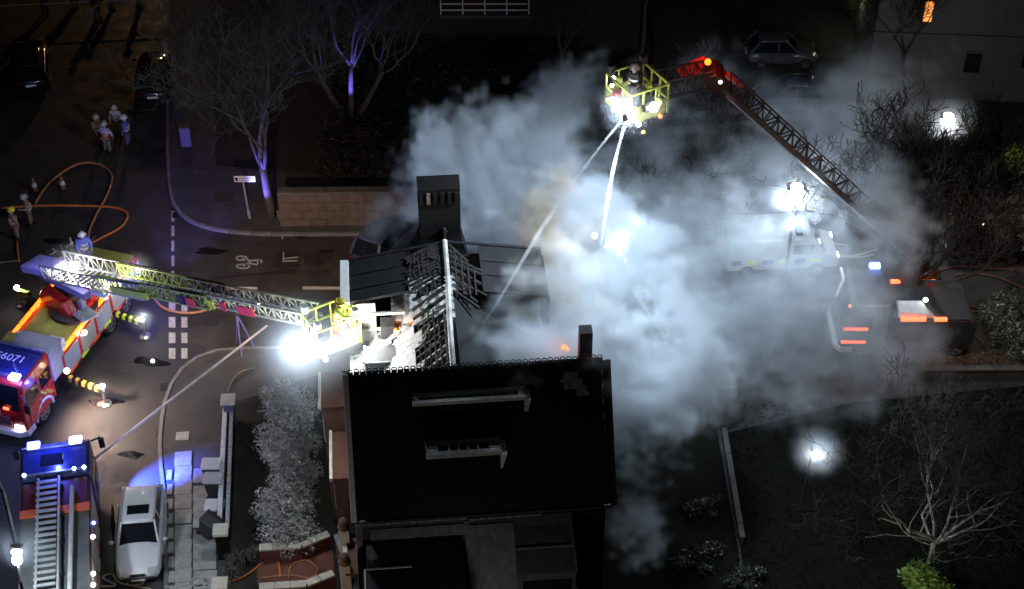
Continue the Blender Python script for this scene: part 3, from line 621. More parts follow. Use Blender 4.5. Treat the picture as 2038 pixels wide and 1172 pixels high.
def truss(root, A, B, w, h, nb, railm, rungm, name, panels=None):
    """open lattice ladder section from A to B (own axes of root): rails, braces and each rung"""
    A, B = Vector(A), Vector(B); t = (B - A); L = t.length; t.normalize(); y = Vector((0, 0, 1)).cross(t).normalized(); z = t.cross(y)
    b = MB()
    for s in (-1, 1):
        b.bar(A + y*s*w/2, B + y*s*w/2, .075, .09); b.bar(A + y*s*w/2 + z*h, B + y*s*w/2 + z*h, .06, .06)
    sec = b.build(name, railm, root)
    br = MB()
    for k in range(nb):
        a0 = A + t*L*k/nb; a1 = A + t*L*(k+1)/nb
        for s in (-1, 1):
            p, q = (a0, a1) if k % 2 else (a1, a0)
            br.bar(p + y*s*w/2, q + y*s*w/2 + z*h, .04); br.bar(a0 + y*s*w/2, a0 + y*s*w/2 + z*h, .035)
    br.build('brace', railm, sec, kind='stuff')
    rm = MB(); rm.bar((0, -w/2, 0), (0, w/2, 0), .04); rme = rm.mesh('rung'); rme.materials.append(rungm)
    nr = max(3, int(L / .34)); Rm = Matrix((t, y, z)).transposed().to_euler()
    for k in range(nr):
        o = inst(rme, 'rung', sec, A + t*L*(k+.5)/nr, Rm)
    return sec, t, y, z
def basket(root, C, yaw, w, d, m, m2):
    """rescue cage with floor, rails and solid yellow panels, at C in root's own axes"""
    e = bpy.data.objects.new('rescue_cage', None); COL.objects.link(e); e.parent = root; e.location = C; e.rotation_euler = (0, 0, yaw)
    b = MB(); b.box((0, 0, 0), (d, w, .08)); b.build('cage_floor', DSTEEL, e)
    b = MB()
    for zz in (.55, 1.1):
        for a, c in (((-d/2,-w/2),(d/2,-w/2)), ((d/2,-w/2),(d/2,w/2)), ((d/2,w/2),(-d/2,w/2)), ((-d/2,w/2),(-d/2,-w/2))): b.bar((*a, zz), (*c, zz), .06)
    for x in (-d/2, -d/6, d/6, d/2):
        for y in (-w/2, w/2): b.bar((x, y, 0), (x, y, 1.1), .05)
    for y in (-w/6, w/6): b.bar((d/2, y, 0), (d/2, y, 1.1), .05); b.bar((-d/2, y, 0), (-d/2, y, 1.1), .05)
    b.build('cage_rail', m, e)
    for (c, s) in (((d/2+.02, 0, .3), (.03, w*.9, .5)), ((0, w/2+.02, .3), (d*.85, .03, .5)), ((0, -w/2-.02, .3), (d*.85, .03, .5))): q = MB(); q.box(c, s); q.build('cage_panel', m, e)
    for k, (x, y) in enumerate(((d/2-.1, w/2-.1), (d/2-.1, -w/2+.1), (-d/2+.1, -w/2+.1))): q = MB(); q.box((x, y, 1.28), (.22, .2, .3)); q.build('equipment_box', m2, e, bevel=.03)
    q = MB(); q.tube([(d/2+.1, 0, .7), (d/2+.5, 0, .72)], [.09, .05], 8); q.box((d/2, 0, .75), (.3, .25, .25)); q.build('water_cannon', REDP, e)
    return e
def lens(root, p, r, m=None, name='flood_lamp'):
    q = MB(); q.ball(p, (r, r, r), 12, 8); return q.build(name, m or E_WHITE, root, smooth=True)
def cab(root, x0, x1, w, z0, z1, roofm, bodym, fw=.25):
    """tall fire engine cab: raked windscreen at x1, side windows, doors, mirrors, bumper"""
    h = w / 2
    b = MB(); b.xz([(x0, z0), (x1, z0), (x1+.06, z0+.6), (x1-.02, z0+1.05), (x1-fw, z1-.08), (x1-fw-.2, z1), (x0, z1)], -h, h); o = b.build('cab', bodym, root, bevel=.05)
    b = MB(); b.box(((x0+x1-fw-.2)/2, 0, z1+.02), (x1-x0-fw-.25, w-.16, .04)); b.build('cab_roof', roofm, root, bevel=.02)
    b = MB(); b.hexa([(x1-.0, -h+.16, z0+1.08), (x1+.02, -h+.16, z0+1.08), (x1+.02, h-.16, z0+1.08), (x1-.0, h-.16, z0+1.08)], [(x1-fw+.01, -h+.2, z1-.16), (x1-fw+.03, -h+.2, z1-.16), (x1-fw+.03, h-.2, z1-.16), (x1-fw+.01, h-.2, z1-.16)]); b.build('windscreen', GLASS, root)
    for s in (-1, 1):
        b = MB(); b.box((x1-.75, s*(h+.005), z0+1.4), (.8, .03, .65)); b.build('side_window', GLASS, root)
        if x1 - x0 > 1.9: b = MB(); b.box((x0+.5, s*(h+.005), z0+1.4), (.75, .03, .65)); b.build('side_window', GLASS, root)
        b = MB(); b.box((x1-.75, s*(h+.012), z0+.55), (.9, .03, .8)); d = b.build('cab_door', bodym, root, bevel=.01)
        q = MB(); q.box((x1-1.1, s*(h+.04), z0+.8), (.16, .04, .05)); q.build('door_handle', STEEL, d)
        b = MB(); b.bar((x1-.1, s*h, z0+1.9), (x1+.15, s*(h+.32), z0+1.8), .05); b.box((x1+.15, s*(h+.33), z0+1.5), (.1, .2, .45)); b.build('mirror', BLACK, root)
        b = MB(); b.box((x1+.05, s*(h-.33), z0+.22), (.08, .38, .22)); b.build('headlight', E_SOFT if bodym is REDP else STEEL, root, bevel=.02)
    b = MB(); b.prism([(x1-.5, -h-.03), (x1+.02, -h-.03), (x1+.22, -h+.3), (x1+.22, h-.3), (x1+.02, h+.03), (x1-.5, h+.03)], z0-.18, z0+.10); b.build('bumper', WPAINT, root, bevel=.03)
    b = MB(); 
    for k in range(4): b.box((x1+.07, 0, z0+.3+k*.13), (.05, w*.5, .05))
    b.build('grille', STEEL, root)
    return o
# ---- aerial ladder truck at the left
TA = thing('ladder_truck', 'aerial ladder fire truck with amber side strips, yellow deck and raised lattice ladder', 'fire truck', (-18.5, -4.05, 0), R_(-107.3))
bpy.context.view_layer.update()
def toA(p): return TA.matrix_basis.inverted() @ Vector(p)
b = MB(); b.box((-.3, 0, .75), (9.6, 1.9, .4)); b.build('chassis', BLACK, TA)
for s in (-1, 1):
    b = MB(); b.box((-1.5, s*1.02, 1.35), (6.6, .44, 1.2)); o = b.build('side_body', REDP, TA, bevel=.02)
    for k in range(5): q = MB(); q.box((-4.15 + k*1.32, s*1.25, 1.4), (1.1, .03, .95)); q.build('locker_shutter', ALU if k % 2 else BLUEP, o)
    for k in range(7): q = MB(); q.box((-4.5 + k*.95, s*1.262, .86), (.55, .015, .16)); q.build('reflective_block', HIVIS if k % 2 else REDREF, o)
    for k in range(6): q = MB(); q.bar((1.55 - k*.86, s*1.2, 2.12), (.77 - k*.86, s*1.2, 2.12), .12, .12); q.build('amber_light', E_AMB, TA)
    for (x, n_) in ((3.55, 1), (-2.0, 1), (-3.35, 1)): wheel(TA, x, s*1.05, .52, 1.5)
    q = MB(); q.tube([(3.55 + .62*math.cos(R_(a_)), s*1.22, .55 + .62*math.sin(R_(a_))) for a_ in range(0, 181, 20)], .07, 6); q.build('wheel_arch', WPAINT, TA)
b = MB(); b.box((-1.6, 0, 1.98), (6.4, 2.0, .06)); b.build('deck', DECK, TA)
b = MB(); b.box((2.05, .35, 2.0), (1.0, 1.75, 1.5)); o = b.build('deck_housing', BLUEP, TA, bevel=.03)
b = MB(); b.box((2.05, -.85, 1.9), (1.0, .65, 1.2)); o = b.build('deck_housing', DECK, TA, bevel=.03)
b = MB(); b.box((1.5, .95, 2.35), (.3, .6, .5)); b.build('hatch_box', WPAINT, TA, bevel=.03)
b = MB(); b.box((1.2, -.75, 2.1), (.22, .8, .14)); b.build('hatch_handle', WPAINT, TA, bevel=.04)
cab(TA, 2.62, 4.85, 2.5, .62, 2.9, NAVY, REDP)
text('E6071', .52, mat('roof_lettering', (.75,.76,.8), .6, var=.2), TA, (3.35, .05, 2.95), (0, 0, R_(90)))
text('FIRE', .3, WPAINT, TA, (4.935, 0, 1.56), (R_(80), 0, R_(90)))
for s in (-1, 1):
    q = MB(); q.box((4.35, s*.85, 3.02), (.34, .42, .14)); q.build('blue_beacon', E_BLUEW, TA, bevel=.03)
    q = MB(); q.box((4.93, s*.55, 1.8), (.05, .22, .1)); q.build('marker_lamp', E_RED, TA)
    for k in range(4): q = MB(); q.box((2.9 + k*.18, s*1.272, 1.15 + k*.12), (.1, .02, .5), Euler((0, .7, 0)).to_matrix()); q.build('side_stripe', HIVIS if k % 2 else REDREF, TA)
q = MB(); q.bar((4.3, -1.1, 2.98), (4.3, 1.1, 2.98), .1); q.bar((2.75, -1.2, 3.05), (2.75, 1.2, 3.05), .07); q.build('light_bar', STEEL, TA)
for k in range(5): q = MB(); q.bar((3.55 + k*.13, .35 + k*.14, 2.97), (3.75 + k*.13, .45 + k*.14, 2.97), .05); q.build('roof_clamp', STEEL, TA)
# turntable and console
b = MB(); b.lathe([(1.0, 2.0), (1.0, 2.2), (.85, 2.25)], (toA(G(143, 594, 2.6)).x, toA(G(143, 594, 2.6)).y, 0), 20); b.build('turntable_ring', DSTEEL, TA)
e = bpy.data.objects.new('turntable', None); COL.objects.link(e); e.parent = TA; tl_ = toA(G(140, 582, 2.7)); e.location = (tl_.x, tl_.y, 2.2); e.scale = (.8, .8, .8)
LA = toA(G(112, 540, 4.5)); LB = toA(G(640, 648, 10.0)); bd = (LB - LA); e.rotation_euler = (0, 0, math.atan2(bd.y, bd.x))
b = MB(); b.xz([(-1.3, 0), (.9, 0), (1.05, .35), (.6, .85), (-1.0, .95), (-1.3, .5)], -1.0, -.45); b.xz([(-1.3, 0), (.9, 0), (1.05, .35), (.6, .85), (-1.0, .95), (-1.3, .5)], .45, .9); b.box((0, -.05, .12), (2.1, 1.2, .24)); b.build('pedestal', REDP, e, bevel=.05)
b = MB(); b.box((-.2, -.05, .5), (1.5, .85, .5)); b.box((.1, -.1, .85), (.5, .4, .3)); b.build('slew_gear', DSTEEL, e, bevel=.03)
b = MB(); b.prism([(.95, -.75), (1.9, -.8), (2.0, .1), (.95, .15)], .1, .22); b.build('operator_step', mat('step_plate', (.45,.48,.5), .5, var=.2), e, bevel=.02)
b = MB(); b.box((1.15, -.2, .6), (.35, .3, .5)); b.build('control_console', BLUEP, e, bevel=.04)
for k in range(4): q = MB(); q.bar((1.0+k*.28, -.75, .2), (1.0+k*.28, -.75, .8), .035); q.build('handrail', ALU, e)
b = MB(); b.box((-1.5, .7, .25), (.7, .55, .6)); b.build('cable_box', BLUEP, e, bevel=.03)
b = MB(); b.box((-.6, 1.3, .0), (.7, .5, .5)); b.build('cable_box', BLUEP, e, bevel=.03)
# ladder
tt = bd.normalized()
S1 = truss(TA, LA, LA + bd*.42, 1.15, .6, 14, mat('grey_ladder_steel', (.30,.30,.28), .5, metal=.4, var=.3), ALU, 'ladder_section')
zz = Vector((0, 0, .10))
S2 = truss(TA, LA + bd*.24 + zz, LA + bd*.66 + zz, .92, .5, 16, mat('green_yellow_ladder', (.36,.46,.06), .5, var=.25), ALU, 'ladder_section')
S3 = truss(TA, LA + bd*.52 + zz*2, LA + bd*.98 + zz*2, .72, .42, 18, mat('pale_ladder_alloy', (.50,.47,.32), .5, metal=.3, var=.3), ALU, 'ladder_section')
yv = S1[2]; zv = S1[3]
def onb(t, dy, dz): return LA + bd*t + yv*dy + zv*dz
q = MB(); q.bar(LA - tt*1.75 + zv*.15, LA + tt*.2 + zv*.15, 1.0, .32); q.build('counterweight', mat('blue_white_frame', (.42,.42,.62), .5, var=.25), TA, bevel=.04)
q = MB(); q.bar(LA - tt*1.3 - zv*.25, LA + tt*1.6 - zv*.9, .3, .3); q.build('lift_ram', PURPLE, TA)
REDPAN = mat('bright_red_panel', (.8,.05,.04), .4, var=.15)  # brighter red stands in for a red light on the panels
for (t, dy, m, L_) in ((.585, -.52, REDPAN, .5), (.555, -.5, NAVY, .35), (.62, -.45, DSTEEL, .35), (.655, -.42, HIVIS, .35), (.70, -.4, REDPAN, .3), (.76, -.4, REDPAN, .9), (.50, .52, REDP, 1.4), (.60, .46, DRED, .9)):
    q = MB(); q.bar(onb(t, dy, .28), onb(t, dy, .28) + tt*L_, .04, .34); q.build('side_panel', m, TA)
q = MB(); q.bar(onb(.3, -.62, .2), onb(.44, -.6, .2), .1, .3); q.build('side_panel', HIVIS, TA)
q = MB(); q.bar(onb(.21, -.62, -.05), onb(.27, -.62, -.1), .28, .26); q.build('lamp_housing', WPAINT, TA, bevel=.05)
lens(TA, toA(G(149, 530, 5.4)), .19); lens(TA, toA(G(276, 536, 6.2)), .13, E_WHITE); lens(TA, toA(G(226, 573, 5.9)), .11, E_WHITE); lens(TA, toA(G(513, 604, 8.6)), .07, E_SOFT)
q = MB(); q.bar(toA(G(276, 538, 6.1)), toA(G(283, 560, 5.3)), .05); q.build('lamp_bracket', DSTEEL, TA)
# scrap of pipe work and hose reels behind the pedestal
for k in range(14):
    a = toA(G(85 + random.uniform(0, 85), 490 + random.uniform(0, 35), 3.4)); q = MB(); q.bar(a, a + Vector((random.uniform(-.4,.4), random.uniform(-.4,.4), random.uniform(-.1,.4))), .05); q.build('pipework', DSTEEL if k % 3 else ALU, TA)
# outriggers
for (p0, p1, hh) in (((214, 618), (284, 643), .9), ((132, 750), (205, 777), .9), ((60, 585), (35, 580), .9)):
    a = toA(G(*p0, 1.0)); c = toA(G(*p1, .75)); d = c - a
    st = MB(); st.bar(a, c, .17, .2); ro = st.build('outrigger', BLACK, TA)
    for k in range(5):
        q = MB(); q.bar(a + d*(.08 + k*.18), a + d*(.17 + k*.18), .18, .21); q.build('hazard_stripe', HIVIS if p0[1] < 700 else mat('amber_yellow_stripe', (.8,.5,.05), .5, var=.1), ro)
    q = MB(); q.tube([c, (c.x, c.y, .05)], .07, 8); q.lathe([(.24, 0), (.24, .05), (.1, .1)], (c.x, c.y, .01), 12); q.build('jack_foot', STEEL, ro)
    lens(ro, c + Vector((0, 0, .22)), .11, E_WHITE, 'jack_lamp')
    w_ = TA.matrix_basis @ (c + Vector((0, 0, .45))); light('jack_lamp_light', w_ + Vector((.15, -.1, .1)), 30, WHITE, .08)
for p in ((210, 590, 2.0), (168, 662, 2.0), (205, 600, 1.6)): lens(TA, toA(G(*p)), .10, E_WHITE, 'side_lamp')
lens(TA, toA(G(133, 738, 1.9)), .12, mat('warm_lit_lens', (1,1,1), .4, var=0, emit=12, ecol=(1,.7,.45)), 'scene_lamp')
# cage at the ladder tip
cy = math.atan2(bd.y, bd.x)
cg = basket(TA, LB + tt*.5 + Vector((0, 0, -.55)), cy - .35, 1.55, 1.15, mat('dim_hi_vis', (.36,.42,.06), .6, var=.35), mat('grey_kit_box', (.25,.26,.24), .7, var=.3))
lens(TA, toA(LADDER_LAMP), .42); lens(TA, toA(G(662, 688, 10.1)), .12); lens(TA, toA(G(684, 678, 10.1)), .13); lens(TA, toA(G(648, 715, 9.6)), .08)
q = MB(); q.bar(toA(LADDER_LAMP), toA(G(650, 665, 10.0)), .07); q.bar(toA(G(606, 695, 9.3)), toA(LADDER_LAMP), .06); q.build('lamp_bracket', DSTEEL, TA)
light('blue_beacon_light', TA.matrix_basis @ Vector((4.6, .9, 3.6)), 330, (.10, .13, 1), .1); light('blue_beacon_light', TA.matrix_basis @ Vector((3.2, 2.1, 1.6)), 60, BLUE, .1)
light('blue_beacon_light', TA.matrix_basis @ Vector((-4.2, 1.9, 1.3)), 90, BLUE, .1); light('amber_strip_light', TA.matrix_basis @ Vector((-1.0, 1.5, 2.2)), 14, AMBER, .1); light('amber_strip_light', TA.matrix_basis @ Vector((-1.0, -1.5, 2.2)), 18, AMBER, .1)
light('rear_frame_light', TA.matrix_basis @ toA(G(40, 480, 6.0)), 60, (.2,.22,1), .1)
# ---- fire engine at the bottom left, facing up the street
fE = Vector((-1.4, 7.03, 0)).normalized(); rootE = Vector((-16.76, -11.71, 0)) - fE*4.25
TE = thing('fire_engine', 'red fire engine seen from behind and above, blue lit cab, ladder along its roof', 'fire engine', rootE, math.atan2(fE.y, fE.x))
cab(TE, 2.35, 4.4, 2.45, .65, 2.9, NAVY, NAVY)
b = MB(); b.box((-1.0, 0, 1.65), (6.6, 2.4, 2.0)); o = b.build('body', DRED, TE, bevel=.04)
for s in (-1, 1):
    for k in range(4): q = MB(); q.box((-3.5 + k*1.55, s*1.215, 1.7), (1.3, .03, 1.5)); q.build('locker_shutter', ALU, o)
    for k in range(8): q = MB(); q.box((-4.0 + k*.75, s*1.225, .82), (.5, .02, .2)); q.build('reflective_block', HIVIS if k % 2 else REDREF, o)
    for x in (3.3, -1.8): wheel(TE, x, s*1.0, .5, 1.4)
b = MB(); b.box((1.55, 0, 2.74), (1.4, 2.3, .16)); b.build('roof_locker', DRED, TE, bevel=.03)
b = MB(); b.box((.8, 0, 2.78), (.28, 2.4, .12)); b.build('roof_stripe', mat('orange_red_strip', (.55,.10,.03), .5, var=.2), TE)
b = MB(); b.box((-1.75, -.0, 2.68), (5.0, 2.34, .06)); b.build('roof_deck', mat('grey_roof_deck', (.075,.075,.072), .6, var=.3, scale=3), TE)
sec = MB()
for y in (-.28, .44): sec.bar((2.2, y+.1, 3.02), (-4.2, y+.1, 3.02), .07, .12)
ld = sec.build('roof_ladder', ALU, TE)
rm = MB(); rm.bar((0, -.2, 0), (0, .52, 0), .10, .05); rme = rm.mesh('rung'); rme.materials.append(ALU)
for k in range(22): inst(rme, 'rung', ld, (2.05 - k*.285, .1, 3.02), (0, 0, random.uniform(-.02, .02)))
rm = MB()
for k in range(5): rm.bar((1.9 - k*1.4, -.3, 2.85), (1.9 - k*1.4, .6, 2.85), .08, .2)
rm.build('ladder_gantry', DSTEEL, TE, kind='stuff')
q = MB(); q.tube([(1.7, -.62, 2.95), (-3.9, -.55, 2.95)], .085, 8); q.build('suction_hose', mat('grey_suction_hose', (.33,.33,.32), .6, var=.2), TE)
q = MB(); q.bar((-.5, -.2, 2.92), (-3.2, -.2, 2.92), .06, .05); q.build('roof_rail', ALU, TE)
for (x, y) in ((3.95, .75), (3.95, -.75)):
    q = MB(); q.box((x, y, 3.02), (.4, .46, .15)); q.build('blue_beacon', E_BLUE if y > 0 else E_BLUEW, TE, bevel=.04)
q = MB(); q.box((3.85, 0, 3.0), (.22, 2.0, .1)); q.build('light_bar', STEEL, TE, bevel=.02)
q = MB(); q.box((2.5, 0, 2.99), (.07, 2.3, .07)); q.build('rear_roof_bar', STEEL, TE)
q = MB(); q.box((3.2, .1, 2.96), (.55, .8, .05)); q.build('roof_hatch', GLASS, TE, bevel=.02)
for y in (1.05, -1.05, -.7): lens(TE, (2.5, y, 3.03), .075, E_BLUEW, 'roof_lamp')
lens(TE, (.3, -1.28, 2.4), .07, E_BLUE, 'side_beacon')
for x in (-.4, -2.1, -2.6, -3.9): lens(TE, (x, -1.26, 2.45), .08, E_SOFT, 'side_lamp')
light('blue_beacon_light', TE.matrix_basis @ Vector((3.5, 0, 3.7)), 240, (.07,.1,1), .1)
light('blue_beam_light', TE.matrix_basis @ Vector((3.75, -1.62, 1.15)), 14000, (.05, .10, 1), .04, TE.matrix_basis @ Vector((4.3, -3.1, 0)), 50, .8)
light('blue_beam_light', TE.matrix_basis @ Vector((3.4, 1.62, 1.15)), 8000, (.05, .10, 1), .04, TE.matrix_basis @ Vector((3.6, 3.9, 0)), 46, .7)
light('side_lamp_light', TE.matrix_basis @ Vector((-2.2, -1.7, 2.5)), 16, WHITE, .08)
# ---- platform truck on the right, partly veiled
fr = G(1672, 566, 3.0); TB = thing('platform_truck', 'aerial platform fire truck on the right with glowing red strips and jointed boom', 'fire truck', (fr.x + 4.2, fr.y, 0), R_(180))
bpy.context.view_layer.update()
def toB(p): return TB.matrix_basis.inverted() @ Vector(p)
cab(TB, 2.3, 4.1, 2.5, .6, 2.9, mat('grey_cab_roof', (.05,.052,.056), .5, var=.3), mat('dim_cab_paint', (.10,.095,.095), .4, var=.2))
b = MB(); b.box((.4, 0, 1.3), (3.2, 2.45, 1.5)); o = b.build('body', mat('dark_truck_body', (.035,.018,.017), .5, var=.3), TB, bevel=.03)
b = MB(); b.box((.5, 0, 2.08), (3.1, 2.3, .06)); b.build('deck', mat('grey_deck', (.03,.03,.031), .7, var=.3), TB)
for s in (-1, 1):
    for k in range(3): q = MB(); q.box((-.8 + k*1.15, s*1.24, 1.4), (1.0, .03, 1.1)); q.build('locker_shutter', DSTEEL, o)
    for (x, L_) in ((1.3, 1.0), (.2, .5)): q = MB(); q.box((x, s*1.2, 2.16), (L_, .14, .12)); q.build('red_light_strip', E_RED, TB)
    for x in (3.1, -.7): wheel(TB, x, s*1.0, .5, 1.4)
for (x, y) in ((3.9, 1.0), (3.9, -1.0)): lens(TB, (x, y, 2.7), .08, E_AMB, 'marker_lamp')
for (x, z) in ((3.6, 1.0), (3.6, 1.7)): q = MB(); q.box((x, 1.27, z), (1.0, .03, .14)); q.build('glowing_strip', E_RED, TB)  # reflective strips given a glow of their own
q = MB(); q.bar((4.0, -1.1, 2.98), (4.0, -.35, 2.98), .1); q.bar((4.0, -.35, 2.98), (4.2, -.2, 2.2), .1); q.build('grab_rail', WPAINT, TB)
q = MB(); q.box((2.6, -1.15, 3.05), (.45, .3, .2)); q.build('blue_beacon', E_BLUE, TB, bevel=.04)
q = MB(); q.hexa([(1.9,.4,2.12),(.6,.4,2.12),(.3,1.1,2.12),(1.9,1.1,2.12)], [(1.9,.4,2.5),(.9,.4,2.5),(.6,1.1,2.3),(1.9,1.1,2.5)]); q.build('deck_locker', WPAINT, TB, bevel=.03); lens(TB, (.75, .5, 2.6), .1, E_SOFT, 'deck_lamp')
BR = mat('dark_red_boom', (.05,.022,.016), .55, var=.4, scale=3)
BB = G(1818, 516, 3.2); KN_ = G(1420, 162, 16.9); CG = G(1300, 186, 16.5)
b = MB(); b.lathe([(.9, 0), (.9, .9), (.6, 1.4), (.4, 3.0)], toB(BB) + Vector((0, 0, -3.1)), 16); b.build('turntable', BR, TB)
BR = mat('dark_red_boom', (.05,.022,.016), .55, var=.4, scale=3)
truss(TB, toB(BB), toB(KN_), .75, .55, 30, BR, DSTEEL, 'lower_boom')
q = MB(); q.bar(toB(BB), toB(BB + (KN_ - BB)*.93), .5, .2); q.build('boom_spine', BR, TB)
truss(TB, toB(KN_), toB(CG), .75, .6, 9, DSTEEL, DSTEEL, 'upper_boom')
kb = toB(KN_); q = MB(); q.lathe([(.32, -.5), (.36, -.4), (.36, .4), (.32, .5)], kb + Vector((0, 0, .2)), 12, 'y'); q.build('boom_knuckle', BR, TB)
REDPAN = mat('bright_red_panel', (.8,.05,.04), .4, var=.15)
q = MB(); q.bar(toB(KN_ + (CG-KN_)*.1) + Vector((0, -.42, .55)), toB(KN_ + (CG-KN_)*.55) + Vector((0, -.42, .25)), .06, .5); q.build('boom_panel', REDPAN, TB)
q = MB(); q.bar(toB(KN_ + (BB-KN_)*.03) + Vector((0, 0, .66)), toB(KN_ + (BB-KN_)*.085) + Vector((0, 0, .66)), .7, .1); q.build('boom_panel', REDPAN, TB)
lens(TB, toB(KN_ + Vector((-.25, -.1, .8))), .11, E_AMB, 'boom_lamp'); lens(TB, toB(KN_ + Vector((.15, -.5, .3))), .06, E_SOFT, 'boom_lamp')
light('boom_lamp_light', KN_ + Vector((-.3, -.2, 1.3)), 30, (1, .12, .06), .1); light('boom_lamp_light', KN_ + Vector((1.0, -.9, .8)), 12, (1, .15, .08), .1)
cb_ = basket(TB, toB(G(1266, 214, 16.3)), 0.5, 1.5, 1.4, mat('dim_hi_vis', (.30,.36,.05), .6, var=.3), DSTEEL)
for (px, py, r) in ((1236, 207, .17), (1301, 213, .16), (1256, 228, .19), (1221, 155, .07), (1218, 170, .05), (1223, 217, .09), (1271, 247, .08), (1252, 190, .06)): lens(TB, toB(G(px, py, 17.0)), r, E_WHITE)
lens(TB, toB(G(1314, 231, 16.5)), .07, E_RED, 'marker_lamp'); lens(TB, toB(G(1281, 263, 16.0)), .06, E_AMB, 'marker_lamp')
for k in range(13):
    q = MB(); c = toB(G(1232 + k*6.5, 160 + (k*37) % 80, 17.0)); q.box(c, (.24, .16, .3), Euler((k*.3, k*.5, k)).to_matrix()); q.build('cage_kit', (MATS['dim_hi_vis'], DSTEEL, BLACK)[k % 3], TB, bevel=.04)
light('cage_work_light', G(1243, 244, 16.3), 1300, COOL, .1); light('cage_work_light', G(1262, 175, 18.4), 40, WHITE, .1)
# ---- white van lit in the smoke, grey boom dim in the smoke
vn = thing('white_van', 'white van lit by the street lamp, half hidden in smoke', 'van', G(1548, 488, 1.0).to_2d().to_3d(), R_(4))
b = MB(); b.xz([(-2.4, .4), (2.5, .4), (2.55, .9), (1.9, 1.15), (1.3, 1.95), (1.0, 2.05), (-2.35, 2.05)], -.95, .95); b.build('body', mat('dim_white_paint', (.38,.38,.37), .5, var=.2), vn, bevel=.05)
b = MB(); b.hexa([(1.9,-.8,1.2),(1.94,-.8,1.2),(1.94,.8,1.2),(1.9,.8,1.2)], [(1.36,-.75,1.9),(1.4,-.75,1.9),(1.4,.75,1.9),(1.36,.75,1.9)]); b.build('windscreen', GLASS, vn)
for s in (-1, 1):
    q = MB(); q.box((.9, s*.955, 1.45), (.9, .02, .5)); q.build('side_window', GLASS, vn)
    for k in range(6): q = MB(); q.box((-2.0 + k*.7, s*.956, .85), (.45, .02, .25)); q.build('hi_vis_block', HIVIS if k % 2 else NAVY, vn)
    for x in (1.6, -1.5): wheel(vn, x, s*.85, .34)
    q = MB(); q.box((2.52, s*.7, .85), (.06, .3, .2)); q.build('headlight', E_SOFT, vn)
q = MB(); q.box((.7, 0, 2.12), (.3, 1.5, .14)); q.build('light_bar', NAVY, vn, bevel=.03)
gb = thing('smoke_bound_boom', 'dim sloping ladder boom in the thick smoke, floodlit at its upper end', 'ladder', G(1335, 690, 0).to_2d().to_3d())
gl = gb.location; a = G(1335, 690, .3) - gl; c = G(1192, 474, 7.2) - gl
truss(gb, a, c, .6, .4, 22, mat('dim_grey_boom', (.12,.12,.12), .6, var=.3), DSTEEL, 'ladder_section')
b = MB(); b.lathe([(.8, 0), (.8, .25), (.5, .6)], a - Vector((0, 0, .3)), 14); b.build('base', DSTEEL, gb)
for (px, py, h, r) in ((1184, 469, 7.5, .1), (1206, 489, 7.0, .07), (1232, 503, 6.3, .11), (1243, 517, 5.9, .06)): lens(gb, G(px, py, h) - gl, r, E_WHITE)
for (px, py, h) in ((1325, 655, 1.4), (1329, 668, 1.0), (1328, 682, .8)): q = MB(); q.box(G(px, py, h) - gl, (.25, .1, .1), Euler((0, .6, .5)).to_matrix()); q.build('reflective_mark', REFL, gb)
